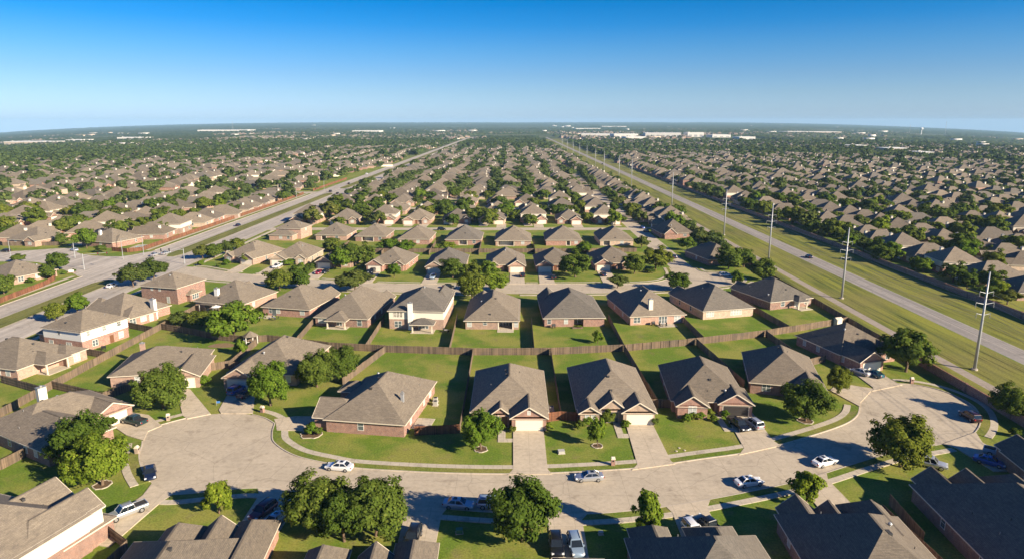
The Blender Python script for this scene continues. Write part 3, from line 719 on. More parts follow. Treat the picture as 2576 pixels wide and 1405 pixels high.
# left avenue: two carriageways and a grass median, right parkway with path and rough grass
def long_strip(name, x0, x1, y0, y1, z, mat, ragged=0):
    g = MB(); n = max(2, int((y1 - y0) / 25)); rows = []
    for i in range(n + 1):
        y = y0 + (y1 - y0) * i / n; zz = z + max(0, y - 300) * 2e-5; a = rng.uniform(-ragged, ragged); b = rng.uniform(-ragged, ragged); rows.append(((x0 + a, y, zz + land(x0, y)), (x1 + b, y, zz + land(x1, y))))
    for r, s in zip(rows, rows[1:]): g.poly([r[0], r[1], s[1], s[0]])
    return tag(g.build(name, M[mat]), kind='structure')
long_strip('avenue', -162.5, -132.0, 120, 2600, .004, 'avenue')
for y0, y1 in ((120, 246), (291, 560), (600, 860), (880, 2500)):
    g = MB(); pts = [(-152, y0 + 6), (-150, y0), (-147, y0), (-145, y0 + 8), (-145, y1 - 8), (-147, y1), (-150, y1), (-152, y1 - 6)]
    slab('median', pts, .14, 'median') if y1 < 900 else long_strip('median', -152, -145, y0, y1, .1, 'median')
for x, s, y0, y1 in ((-162.5, 1, 120, 252), (-162.5, 1, 306, 556), (-132, -1, 120, 238), (-132, -1, 272, 364), (-132, -1, 378, 470)):
    kerbside([(x, y0), (x, y1)], s, [], 2.4, 1.6, .25)
for x0, x1 in ((-152.25, -152.02), (-144.98, -144.75)): long_strip('kerb_strip', x0, x1, 120, 246, .10, 'kerb'); long_strip('kerb_strip', x0, x1, 291, 860, .10, 'kerb')
slab('cross_street', catmull([(-163, 252), (-168, 256), (-190, 274), (-205, 280), (-240, 278), (-420, 268), (-420, 288), (-260, 297), (-225, 303), (-205, 311), (-190, 296), (-170, 291), (-163, 302), (-150, 296), (-146, 272), (-150, 256)], 3, True), .008, 'avenue', .0)
long_strip('parkway', 123.4, 131.3, 110, 2600, .004, 'asphalt')
long_strip('rough_strip', 106.9, 123.1, 110, 2300, .003, 'strip', .25); long_strip('rough_strip', 131.6, 151.3, 110, 2300, .003, 'strip', .25); long_strip('rough_strip', 98.6, 104.0, 110, 1500, .003, 'strip')
long_strip('footpath', 104.0, 106.8, 110, 760, .008, 'path')
long_strip('lane_line', 127.3, 127.45, 110, 1200, .012, 'kerb'); long_strip('edge_line', 130.9, 131.05, 110, 900, .012, 'kerb')
for x in (-157.3, -138.4):
    g = MB()
    for k in range(60):
        y = 124 + k * 12
        if 246 < y < 300: continue
        g.poly([(x - .08, y, .012), (x + .08, y, .012), (x + .08, y + 3, .012), (x - .08, y + 3, .012)])
    tag(g.build('lane_marks', M['kerb']), kind='structure')

# middle street, side street and the streets behind
MN = catmull([(-132, 270), (-124, 268), (-115.8, 263), (-108, 258.6), (-98, 255), (-84, 250.8), (-70, 246), (-58, 242.6), (-46, 240.6), (-27, 239.2), (5, 239.3), (33, 240.0), (46, 240.6), (55.3, 244.6), (61.2, 254.6), (63, 267)], 8)
ME = catmull([(73.4, 267), (74, 260.5), (80, 257.6), (86, 254.4), (87.4, 247.6), (84, 241.2), (77, 236.6), (69, 233.0)], 8)
MS = catmull([(69, 233), (60, 231.0), (50, 228.4), (34, 226.2), (20, 225.4), (2, 225.4), (-20, 225.8), (-42, 227.6), (-60, 230.8), (-76, 235.2), (-92, 240.4), (-106, 244.4), (-116, 247.4), (-124, 248.6), (-132, 246.8)], 8)
sheet('street', MN[:-1] + [(63, 267)] + ME[:-1] + MS, .007, 'concrete')
GD = [-98, -76, -51, -31, -3.2, 13.5, 36.5]
kerbside(MN, 1, [(x - 2.6, x + 2.6, 230, 280) for x in (-102.6, -94.8, -74.6, -52.6, -30.3, 1.9, 12.3, 35.3)] + [(-140, -129, 230, 280)], 1.2, 1.1)
kerbside(ME, 1, [(80, 88, 245, 256)], 1.2, 1.1)
kerbside(MS, 1, [(x - 3, x + 3.2, 215, 250) for x in (-72, -44, -24, -1, 12, 36, 58)] + [(-140, -129, 240, 250)], 1.2, 1.1)
def street_y(x0, x1, y0, y1, z=.006): long_strip('street', x0, x1, y0, y1, z, 'concrete')
def street_x(x0, x1, y0, y1, z=.009):
    g = MB(); z1 = z + max(0, y0 - 300) * 4e-5
    n = max(2, int(abs(x1 - x0) / 25))
    for i in range(n):
        a = x0 + (x1 - x0) * i / n; b = x0 + (x1 - x0) * (i + 1) / n
        g.poly([(a, y0, z1 + land(a, y0)), (b, y0, z1 + land(b, y0)), (b, y1, z1 + land(b, y1)), (a, y1, z1 + land(a, y1))])
    tag(g.build('street', M['concrete']), kind='structure')
street_y(63.6, 72.6, 266, 1250, .010)
street_x(-132, 64, 364.5, 373.5, .012)
street_x(-162, -420, 558, 572, .012)
for x in (-73, -50, -28, -6, 15, 37):
    slab('driveway', [(x - 2.7, 374), (x + 2.7, 374), (x + 2.7, 389), (x - 2.7, 389)], .05, 'drive')
# ---------- tree kinds ----------
for k, (sd, sh, mt) in enumerate([(11, 'round', 'leaf_a'), (12, 'round', 'leaf_a'), (13, 'wide', 'leaf_c'), (14, 'round', 'leaf_b'), (15, 'tall', 'leaf_b'), (16, 'wide', 'leaf_a')]):
    nm = ['oak', 'oak2', 'live', 'bright', 'tall', 'spread'][k]
    tree_proto(nm, sd, 190, 105, .046, sh, mt, (.16, .28))
    tree_proto(nm + '_mid', sd + 20, 85, 60, .075, sh, mt, (.2, .33), 4)
    tree_proto(nm + '_far', sd + 40, 50, 36, .115, sh, mt, (.22, .38), 3)
tree_proto('small', 31, 55, 60, .085, 'round', 'leaf_b', (.18, .32))
tree_proto('smalltall', 32, 60, 60, .085, 'tall', 'leaf_b', (.18, .30))
tree_proto('shrub', 33, 34, 55, .11, 'wide', 'leaf_a', (.25, .4), 3)
tree_proto('shrub2', 34, 34, 55, .11, 'round', 'leaf_b', (.25, .4), 3)
N_TREE = [0]
def T_(kind, loc, d, h, label, **kw):
    N_TREE[0] += 1; return tree(kind, loc, d, h, label, **kw)
def bed(loc, r, mat='mulch'):
    """ring of edging stones with mulch round a trunk or bush"""
    t = thing('tree_bed', 'round mulch bed ringed with pale edging stones' if r < 1.6 else 'wide mulch bed with pale edging stones', 'garden bed', (loc[0], loc[1], 0), 0, 'edged beds in the lawns')
    g = MB(); q = random.Random(int(loc[0] * 10)); n = 18; pts = [(r * q.uniform(.85, 1.12) * math.cos(6.283 * k / n), r * q.uniform(.85, 1.12) * math.sin(6.283 * k / n)) for k in range(n)]
    g.poly([(x, y, .05) for x, y in pts]); g.build('mulch', M[mat], t)
    e = MB(); ribbon(e, pts + [pts[0]], 0, -.18, -.02, .12); e.build('edging', M['walk'], t)
    return t

H = lambda *r, **k: dict(r=r, **k)
# ---- row facing the front street (garages towards us) ----
def W(ri, side, u, w=1.0, h=1.5, z=.85): return (ri, side, u, w, h, z)
house('red brick house at the left bulb with its garage gable beyond two big trees', (-88.6, 118.2), 61, [H(-6, 13, -6.5, 6.5, s=.5, ax='x'), H(-6, 5.2, -15, 2, lo='h', s=.5), H(5.6, 12.9, -8.6, 2, lo='g', s=.5)], garage=[(2, 'S', 9.2, 4.9, 0)],
      wins=[W(0, 'W', 4), W(1, 'W', -2.5), W(1, 'W', -7.8), W(1, 'W', -11)], chim=(3.0, 3.4, 1.5, 1.0, 7.6, 'siding'), brick='brick_red', roof='roof_tan')
house('brick house behind the broad shade tree with a pale garage gable on the left bulb', (-80.2, 150.2), 10, [H(-9.5, 8.2, -7.5, 7.5, ax='x', s=.5), H(2.8, 9.6, -10.6, 3, lo='g', s=.5)], garage=[(1, 'S', 6.2, 4.9, 0)], wins=[W(0, 'S', -4), W(0, 'S', 0)], brick='brick_rose', roof='roof_tan', vents=4,
      chim=(-7.5, 7.6, 1.0, .9, 5.2, 'brick_rose'))
house('brick house with two blue vehicles on its shaded drive at the left bulb', (-54.6, 152), -6, [H(-7.6, 7.8, -9, 11), H(-7.2, -.6, -12.4, 2, lo='g')], garage=[(1, 'S', -3.9, 4.9, 0)], wins=[W(0, 'S', 3, 1.6), W(0, 'E', -3), W(0, 'E', 4), W(0, 'S', 6)], brick='brick_rose', roof='roof_tan')
house('corner brick house turning its long red side wall to the lawn', (-26.9, 128.3), -9, [H(-6.6, 8.6, -10.2, 11.2, s=.6), H(-9.2, -1, -9.6, -2.2, ax='x', lo='g', hi='h', s=.6), H(-9.4, -4, 3.2, 8.2, ax='x', lo='h', s=.5)], garage=[(1, 'W', -5.9, 4.9, 0)],
      wins=[W(0, 'S', .2, 1.05, 1.6), W(0, 'E', 3), W(0, 'E', 7.5, 1.6), W(0, 'E', -6)], chim=(6.3, -3.6, .55, .55, 5.8, 'metal'), slabs=[(8.7, 12.2, -6.4, -1.6)], roof='roof_tan')
house('brick house with white garage door and straight drive beside a round bright tree', (-.3, 132.4), 0, [H(-7.4, 7.0, -9.8, 12.0, s=.6), H(.25, 6.8, -12.9, -3, lo='g', s=.62), H(-3.6, -.2, -11.2, -3, lo='g', s=.75, e=2.85)], garage=[(1, 'S', 3.55, 4.95, 0)],
      wins=[(1, 'S', 3.5, .5, .7, 3.35), W(0, 'S', -5.6), W(0, 'W', -3), W(0, 'W', 5), W(2, 'S', -2.6, .8)], doors=[(2, 'S', -1.1, 1.0)], roof='roof_tan', seed=3)
house('stone fronted house with arched entry gable and wide white garage', (20.3, 134.3), 0, [H(-7.4, 7.3, -10, 12.2, s=.64), H(1.1, 7.2, -12.3, -2, lo='g', s=.62), H(-3.4, 1.9, -11.2, -1, lo='g', s=.8), H(-7.2, -3.5, -12.6, -4, lo='g', s=.62)], garage=[(1, 'S', 4.3, 4.95, 0)],
      wins=[W(3, 'S', -5.9, .7, 1.5), W(3, 'S', -4.7, .7, 1.5), W(2, 'S', -2.4, .8, 1.6), W(0, 'W', -2), W(0, 'W', 6)], doors=[(2, 'S', -.7, 1.9)], brick='stone', roof='roof_tan')
house('brick house with arched window gable and open dark garage', (40.6, 136.2), -5, [H(-7.6, 7.0, -8.6, 11.4, s=.66), H(-7.0, -1.2, -11.6, -1, lo='g', s=.66), H(1.4, 7.8, -9.9, -1.5, lo='g', s=.62, hi='h')], garage=[(2, 'S', 4.6, 4.9, 1)],
      wins=[(1, 'S', -4.1, 1.5, 1.9, .7), W(0, 'W', -4), W(0, 'W', 4), W(1, 'W', -8)], doors=[(0, 'S', .1, 1.2)], roof='roof_brown')
house('dark roofed brick house behind the twin trees of the right bulb', (60.6, 145.4), -14, [H(-7.2, 7.2, -9.4, 10.4, s=.64), H(1.0, 7.4, -12.6, -2, lo='g', s=.62)], garage=[(1, 'S', 4.2, 4.9, 0)], wins=[W(0, 'W', -4), W(0, 'W', 3), W(0, 'S', -4, 1.6)], roof='roof_brown')
house('brick house at the head of the right bulb with a grey garage and white car', (86.2, 163.6), 16, [H(-9.2, 6.6, -5.6, 10, s=.62), H(-8.8, -2.2, -11.6, 2, lo='g', s=.62), H(1.4, 5.6, -7.2, 2, lo='g', s=.8)], garage=[(1, 'S', -5.5, 4.9, 0)],
      wins=[W(0, 'W', 2), W(0, 'W', 7), W(1, 'W', -6), W(2, 'S', 3.4, 1.2, 1.8)], doors=[(0, 'S', -.4, 1.2)], roof='roof_brown')
# ---- nearest row, backs to us at the bottom edge ----
house('two storey house with cream siding over red brick beside the silver pickup', (-67.6, 78.2), -17.5, [H(-10, 8.6, -11, 7.2, e=5.7, s=.6), H(-3.5, 2.4, 0, 10.2, e=5.7, hi='g', s=.72), H(3.6, 8.4, -1, 9.6, hi='g', e=5.7, s=.8), H(2.6, 8.3, 3.6, 11.2, hi='h', ax='y', s=.5, e=2.9)], upper=('siding', 3.0),
      wins=[(0, 'E', -2.6, 1.2, 1.5, 3.7), (0, 'E', -8, 1.6, 1.5, 3.7), (0, 'E', -6.4, 1.8, 1.5, .9), (3, 'E', 9.0, 1.0, 1.4, .9)], garage=[(3, 'N', 5.5, 4.9, 0)], roof='roof_tan', vents=8, seed=2)
house('grey brown roofed house with two steep front gables and turbine vents', (-40.8, 71.4), 4, [H(-8.4, 8.2, -12, 9.4, s=.64), H(-5.4, .2, -1, 12.4, hi='h', s=.9), H(-.2, 4.2, 0, 11.8, hi='g', s=.86), H(4.0, 9.0, -2, 13.4, hi='h', s=.7)], roof='roof_brown', vents=10, brick='brick_red', wins=[W(0, 'E', 0), W(0, 'E', 5), W(0, 'W', 4)], seed=5)
house('low brown roof with three front peaks below the paired shade trees', (-18.6, 67.4), 1, [H(-8.4, 8.4, -10, 7.8, s=.55), H(-7.4, -2.6, -1, 11.4, hi='h', s=.95), H(-.6, 3.4, -1, 10.0, hi='g', s=.9), H(3.8, 8.8, -2, 12.6, hi='h', s=.85)], roof='roof_brown', vents=4, wins=[W(0, 'W', 3)])
house('brown roof tip just showing behind the drive with two dark vehicles', (5.0, 66), -2, [H(-8.6, 8.6, -9, 9.2, s=.66), H(.2, 6.0, 2, 10.8, hi='h', s=.6)], garage=[(1, 'N', 3, 4.8, 0)], roof='roof_grey', vents=3)
house('brown roofed house with a pale van nosed up to its shaded drive', (24.4, 72.6), 2, [H(-8.6, 8.4, -9, 8.8, s=.68), H(-7.8, -3, 0, 11.2, hi='h', s=.8), H(-.2, 6, 0, 11.0, hi='h', s=.62)], garage=[(2, 'N', 3, 4.8, 0)], roof='roof_grey', vents=4, wins=[W(0, 'E', 2), W(0, 'E', 6)])
house('brown roofed house with sharp front peaks beside the fenced side strip', (45.8, 76.9), -2, [H(-8.4, 8.0, -10.5, 9.6, s=.66), H(-7.6, -3, 0, 11.6, hi='g', s=.85), H(-2.6, .8, 0, 11.0, hi='g', s=.85), H(1.2, 7.2, -2, 12.6, hi='h', s=.86)], garage=[(3, 'N', 4.2, 4.8, 0)], roof='roof_brown', vents=9, wins=[W(0, 'W', 0), W(0, 'W', 5)], seed=9)
house('large dark roofed house with a long shaded brick side wall', (69.8, 82.2), -3, [H(-8.8, 8.8, -14, 12.4, s=.62), H(-7.6, -2.8, 0, 14.4, hi='g', s=.8), H(-2.4, 2.2, 0, 14.2, hi='g', s=.8), H(2.4, 8.6, -2, 15.2, hi='h', s=.76)], roof='roof_brown', vents=9, wins=[W(0, 'W', -5, 1.2, 1.6), W(0, 'W', 4), W(0, 'S', -5, 1.6)], garage=[(3, 'N', 5.5, 4.8, 0)], seed=1)
house('brick house cut by the picture edge beside the two blue vehicles', (90.5, 95.6), -6, [H(-8.4, 8.4, -11, 9.6, s=.62), H(-8, -2, 0, 12, hi='g', s=.62)], roof='roof_brown', brick='brick_red', vents=4, wins=[W(0, 'W', -2), W(0, 'W', 3)])
# ---- row with backs to the long board fence ----
def rear(label, c, rot, w, d, wing=None, s=.6, e=2.9, **k):
    rf = [H(-w / 2, w / 2, -d / 2, d / 2, s=s, e=e)]
    if wing: rf.append(H(wing[0], wing[1], d / 2 - 8, d / 2 + wing[2], hi=wing[3] if len(wing) > 3 else 'g', s=wing[4] if len(wing) > 4 else .62, e=e))
    return house(label, c, rot, rf + k.pop('extra', []), **k)
def notch(w, d, a, b, dep, e=2.9):
    """wall boxes leaving a covered patio open between x=a and b on the south side"""
    return [(-w / 2, a, -d / 2, d / 2, e), (b, w / 2, -d / 2, d / 2, e), (a, b, -d / 2 + dep, d / 2 - .01, e)]
house('tan roofed brick house with a covered corner patio below the white walled house', (-117.6, 154.6), -16, [H(-9.4, 8.2, -7.2, 8, s=.56, ax='x'), H(1.2, 11.6, -3.0, 3.4, ax='x', hi='h', s=.45, nowall=1), H(3, 10.8, 3.0, 8.6, ax='x', s=.5)], brick='brick_rose',
      wins=[W(0, 'S', 2.2, 1.8), W(0, 'S', 5.4, 1.2), W(0, 'S', -4), W(2, 'E', 5.8, 1.6, 1.7, .5)], porch=[(8.3, 12.0, -2.9, 2.9, [(11.4, -2.7), (11.4, 2.7)])], roof='roof_tan')
house('two storey house with white siding above brick beside the avenue', (-113.4, 173.2), -19, [H(-6.0, 7.2, -6.6, 7.2, e=5.6, s=.52), H(-9.4, -5, -5.4, 5.8, e=3.4, ax='x', s=.5)], upper=('white', 2.85), brick='brick_red', roof='roof_tan',
      wins=[(0, 'S', -.4, 1.0, 1.2, 3.9), (0, 'S', 2.6, 1.8, 1.7, .5), (0, 'S', -3.6, 1.4, 1.6, .6), (0, 'E', -4.6, .9, 1.2, 3.9), (0, 'E', 0, 1.1, 1.2, 3.9), (0, 'E', 4.6, 1.3, 1.2, 3.9), (0, 'E', -3, 1.5, 1.5, .8), (0, 'E', 4.8, 1.4, 1.6, .6)], doors=[(0, 'E', 1.9, 1.2)], vents=4)
house('tan roofed house with a tall white chimney above its row of back windows', (-115.2, 196.4), -24, [H(-8.8, 8.2, -8, 8.4, s=.58, ax='x'), H(4.2, 10.4, -7.4, 2, ax='x', s=.5), H(-11.4, -6, -4, 4, ax='x', s=.5, lo='g')], chim=(8.7, 2.6, 1.5, 1.0, 6.0, 'white'), brick='brick_red',
      wins=[W(1, 'E', -5.8, 1.8, 1.7), W(1, 'E', -2.4, 1.8, 1.7), W(0, 'S', 2), W(1, 'E', .2, 1.2, 1.9, .3)], roof='roof_tan')
house('two storey red brick house with bay window at the avenue corner', (-112, 218.8), -15, [H(-7.2, 6.6, -5.6, 7.4, e=5.5, s=.5), H(5.4, 8.0, -1.6, 3.2, ax='x', e=2.6, s=.45)], brick='brick_red', roof='roof_tan',
      wins=[(0, 'S', -3, .7, 1, 4), (0, 'S', 0, .7, 1, 4), (0, 'S', 3, 1.0, 2, .2), (1, 'E', .8, 2.8, 1.7, .5)], vents=8)
rear('brick house with white chimney and tin patio awning behind the bushy bright tree', (-88.2, 212), -17, 17, 17.5, (-7, -1, 2.6), chim=(-2.2, -6.2, 1.3, 1.0, 6.4, 'white'), brick='brick_rose', wins=[W(0, 'S', -.6, 1.2, 1.7), W(0, 'S', 3, 1.2, 1.6), W(0, 'E', -3)], doors=[(0, 'S', -4.2, 1.5)], slabs=[(-8.4, -2, -12.4, -8.8)])
rear('brick house with long wall of patio furniture and two front peaks beyond', (-65.8, 206.6), -13, 15.5, 18.5, (1.0, 7.2, 1.8), brick='brick_red', wins=[W(0, 'S', -5.2, .9, 1.6), W(0, 'S', -2.6, 1.2, 1.6), W(0, 'S', 5.4, 1.4)], doors=[(0, 'S', -4, 1.4)], slabs=[(-7.6, -3.8, -12.6, -9.3)], extra=[H(-6.4, -1, 2, 10.4, hi='g')])
rear('tan roofed house with a hipped patio roof on two posts at its back', (-47.0, 199.6), -8, 15.5, 25, (2.4, 7.6, 1.2), s=.66, brick='brick_red', extra=[H(-3.4, 2.2, -15.2, -8, hi='h', s=.6, nowall=1, e=2.75)], wins=[W(0, 'S', 5.4, 1.3, 1.9, .5), W(0, 'S', -5.8, 2.2, 1.6), W(0, 'E', -6), W(0, 'E', 0), W(0, 'S', -.6, 1.6, 1.9, .3)],
     porch=[(-3.6, 2.4, -15.4, -12.5, [(-3.2, -14.9), (1.9, -14.9)])], roof='roof_tan')
rear('two storey house with white back wall above brick and tall white chimney', (-26.4, 194.6), -3, 15.4, 20, (2.6, 7.4, 3.6, 'h', 1.0), e=5.6, s=.52, upper=('siding', 2.95), brick='brick_rose', chim=(-1.6, -10.35, 1.3, .7, 7.7, 'white'), extra=[H(-.8, 5.2, -13.8, -9.2, e=2.75, s=.45, nowall=1, hi='h', ax='x')],
     wins=[(0, 'S', -5.2, 2.6, 1.7, 3.5), (0, 'S', -5.2, 1.9, 1.7, .6), (0, 'S', 2.0, 2.8, 1.9, .25)], porch=[(-1.0, 5.4, -14.0, -10.1, [(-.5, -13.4), (4.9, -13.4)])], vents=8, roof='roof_grey')
house('tan roofed house with a dark inset patio between pale posts', (-5.4, 196.2), -1, [H(-7.6, 7.4, -11.8, 11.6, s=.64), H(-6.8, -1, 4, 15, hi='g')], walls=notch(15, 23.4, 1.6, 6.0, 3.4) + [(-6.7, -1.1, 4, 14.9, 2.89)], brick='brick_rose', wins=[(-1, 'S', -6.4, 1.2, 1.6, .8), (-1, 'S', -2.0, 1.0, 1.0, 1.3), (-2, 'S', 6.8, 1.0, 1.6, .8), (-3, 'S', 3.8, 3.4, 1.95, .15)],
      porch=[(1.5, 6.1, -14.4, -8.5, [(1.75, -11.6), (5.85, -11.6)])], roof='roof_tan', vents=7)
house('tan roofed brick house with raised back planter and open patio nook', (17.4, 199.2), 2, [H(-8.6, 8.5, -12, 11.4, s=.6), H(-8.4, -2.8, 4, 14.6, hi='g', s=.85)], walls=notch(17.1, 24, -.1, 2.6, 2.6) + [(-8.3, -2.9, 4, 14.5, 2.89)], brick='brick_red', wins=[(-1, 'S', -7.2, 1.0, 1.4, .9), (-1, 'S', -2.4, 1.0, 1.4, .9), (-3, 'S', 1.2, 2.2, 1.9, .2)], roof='roof_grey', vents=7)
rear('brick house with a tall cream chimney on its back slope', (40.4, 200.6), 9, 16.4, 22, (-7.8, -2.4, 2.2), s=.64, brick='brick_rose', chim=(-1.6, -9.0, 1.2, 1.0, 6.9, 'siding'), wins=[W(0, 'S', -6.2, 1.9, 1.7, .7), W(0, 'S', 1.6, 2.4, 1.9, .3), W(0, 'S', 6, 1.9, 1.8, .6), W(0, 'W', -4), W(0, 'W', 4)], slabs=[(-.6, 4.8, -14.4, -11.1)], roof='roof_tan', vents=8)
rear('pale brick house with a band of five back windows', (62.0, 206.4), 14, 16.6, 21, (-7.6, -1.8, 2.0), s=.62, brick='brick_tan', wins=[W(0, 'S', -6, 2.4, 1.6, .8), W(0, 'S', 2.6, 3.6, 1.7, .8), W(0, 'W', -3), W(0, 'W', 4)], roof='roof_grey', vents=8)
rear('last brick house of the fence row with a small shaded porch', (84.6, 215.8), 20, 16, 18, (-7.4, -1.6, 2.0), s=.62, brick='brick_red', extra=[H(.6, 4.4, -11.6, -6, nowall=1, s=.6, e=2.75)], wins=[W(0, 'S', -3.2, 1.4, 1.6), W(0, 'S', 2.4, 1.8, 1.9, .3), W(0, 'S', 6.2, 1.6, 1.7)], porch=[(.4, 5.2, -13, -9.1, [(.9, -11.3), (4.1, -11.3)])], roof='roof_grey')
# ---- far side of the middle street (garages towards us) ----
def front(label, c, rot, w, d, gl, s=.6, **k):
    """gl: side of the garage wing, -1 left or +1 right"""
    ga = (gl * w / 2 - 6.4, gl * w / 2 - .1) if gl > 0 else (-w / 2 + .1, -w / 2 + 6.4)
    eb = (-w / 2 + .6, -w / 2 + 4.6) if gl > 0 else (w / 2 - 4.6, w / 2 - .6)
    rf = [H(-w / 2, w / 2, -d / 2, d / 2, s=s), H(*ga, -d / 2 - 3.0, 0, lo='g'), H(*eb, -d / 2 - 1.2, 0, lo='g', s=.7)]
    a = R(rot); gu = sum(ga) / 2; gx, gy = c[0] + gu * math.cos(a) + (d / 2 + 3.05) * math.sin(a), c[1] + gu * math.sin(a) - (d / 2 + 3.05) * math.cos(a)
    yk = min(MN, key=lambda p: abs(p[0] - gx))[1] - .3; slab('driveway', [(gx - 2.6, gy + .1), (gx + 2.6, gy + .1), (gx + 2.8, yk + 1), (gx + 3.3, yk), (gx - 3.3, yk), (gx - 2.8, yk + 1)], .142, 'drive')
    return house(label, c, rot, rf, garage=[(1, 'S', gu, 4.8, k.pop('open_', 0))], wins=[W(2, 'S', sum(eb) / 2, 1.7, 1.6), W(0, 'E', 2), W(0, 'E', -4), W(0, 'W', 0)], doors=[(0, 'S', (ga[0] if gl > 0 else ga[1]) - gl * 1.2, 1.1)], **k)
front('tan roofed brick house at the avenue end of the middle street', (-109.5, 287), -17, 16, 19, 1, brick='brick_rose', roof='roof_tan')
front('wide tan house with a white truck in its drive across the middle street', (-90.6, 284.8), -3, 14.6, 20, -1, brick='brick_tan', roof='roof_tan')
front('house mostly hidden by the dense trees over red and black vehicles', (-70.6, 278.5), -3, 14, 19, -1, brick='brick_rose', roof='roof_brown')
front('brick house with double peaks behind a small lollipop street tree', (-48.0, 272.4), -7, 15, 19, -1, brick='brick_red', roof='roof_tan')
front('brown roofed house with pale blue car below its shaded garage', (-25.8, 270.6), 0, 15, 21, -1, brick='brick_rose', roof='roof_grey')
front('cream entry house with garage gable across from the street shrub', (-2.6, 271.4), 1, 15, 20, 1, brick='brick_rose', roof='roof_tan')
front('dark roofed house whose white garage faces the street beside a dense oak', (16.8, 271.6), 1, 15, 19, -1, brick='brick_red', roof='roof_brown')
front('corner house with a satellite dish on its shaded roof slope', (40.2, 274.8), 1, 15.6, 20, -1, brick='brick_red', roof='roof_brown')
house('dark roofed house beside the parkway wall behind two round oaks', (84.6, 283), 14, [H(-7.4, 7.4, -10, 10, s=.62), H(-2, 5, -2, 11.6, hi='g')], brick='brick_red', roof='roof_brown', wins=[W(0, 'W', 0), W(0, 'S', 2)])
# ---- next row, backs to us ----
house('two storey brick house with white upper gable near the avenue shrubs', (-111.6, 340), -8, [H(-6, 7, -3, 10, e=5.4, s=.5), H(-7, 5, -8.5, -1, e=2.9, ax='x', s=.5)], brick='brick_rose', roof='roof_tan', wins=[W(1, 'S', -1, 1.4), W(1, 'S', 3, 1.4), (0, 'E', 3, 1.4, 1.3, 3.6)])
for lb, x, y, rot, w, d, sd in (('brick house with dark sliding doors behind the middle street hedge', -88.6, 341.4, -3, 15.4, 18, 0), ('tan house with a wide pergola patio over pale posts', -68.6, 338.5, -2, 15, 19, 1), ('red sided house with white patio furniture against its back wall', -46.4, 330.8, -2, 15, 21, 2), ('long hip roofed house with an open patio at its middle', -23, 329.8, -1, 16.6, 21, 3),
                                ('brick house with full width screened porch', .6, 327, 0, 16.6, 21, 4), ('brick house with an arched back porch bay', 24.4, 328, 0, 16.6, 21, 5), ('hip roofed house with a big square porch opening and cream wall', 49.2, 328, 1, 15.6, 21, 6)):
    rf = [H(-w / 2, w / 2, -d / 2, d / 2, s=.62), H(-w / 2 + .6, -w / 2 + 6.4, 2, d / 2 + 2.6, hi='g')]
    a = (-5.2, -4.6, -6.4, -2.2, -7.4, 1.0, -6.6)[sd]; b = a + (3, 6.2, 3, 4.4, 8, 2.4, 3.8)[sd]
    house(lb, (x, y), rot, rf, walls=notch(w, d, a, b, 2.6), wins=[(-3, 'S', (a + b) / 2, (b - a) * .7, 1.9, .2), (-2, 'S', (b + w / 2) / 2, 1.4, 1.5, .8), (-2, 'E', 0, 1.2, 1.4, .9)], porch=[(a + .05, b - .05, -d / 2 - .8, -d / 2 + 2.5, [(a + .25, -d / 2 + .2), (b - .25, -d / 2 + .2)])],
          brick=('brick_rose', 'brick_red', 'brick_red', 'brick_red', 'brick_rose', 'brick_red', 'brick_tan')[sd], roof=('roof_tan', 'roof_tan', 'roof_tan', 'roof_grey', 'roof_tan', 'roof_tan', 'roof_tan')[sd], vents=5)
house('dark shingled house with steep front peak beside the parkway trees', (82.2, 348), 4, [H(-8, 8, -9.5, 9.5, s=.7), H(-7, -1, -12, 0, lo='g', s=.9)], brick='brick_red', roof='roof_brown', wins=[W(0, 'S', 4, 1.6)])
# ---- left of the avenue, at the crossing ----
house('tan house inside the red corner fence left of the avenue', (-183.4, 247.6), -24, [H(-9, 8, -8.5, 9, s=.5, ax='x')], brick='brick_rose', roof='roof_tan', wins=[W(0, 'E', -4, 1.8), W(0, 'E', 2, 1.6), W(0, 'S', 2, 1.4)])
house('tan house with white chimney beside the small pool left of the avenue', (-190.6, 321), -18, [H(-9.5, 9, -8, 9.5, s=.56, ax='x'), H(4, 9.6, -6, 4, ax='x', s=.5)], brick='brick_red', roof='roof_tan', chim=(-2, -4, 1.2, 1, 7.2, 'white'), wins=[W(0, 'E', -3, 2.2, 1.7), W(0, 'S', 2), W(0, 'E', 5, 1.6, 1.8)])
house('tan house with pale front peaks on the crossing street', (-229, 326), -14, [H(-9, 9, -8.5, 9, s=.56, ax='x'), H(3, 9, -10, 0, lo='g')], brick='brick_rose', roof='roof_tan', wins=[W(0, 'S', -4), W(1, 'S', 6, 1.8)])
NEAR_HOUSES = [o for o in bpy.data.objects if o.get('category') == 'house']
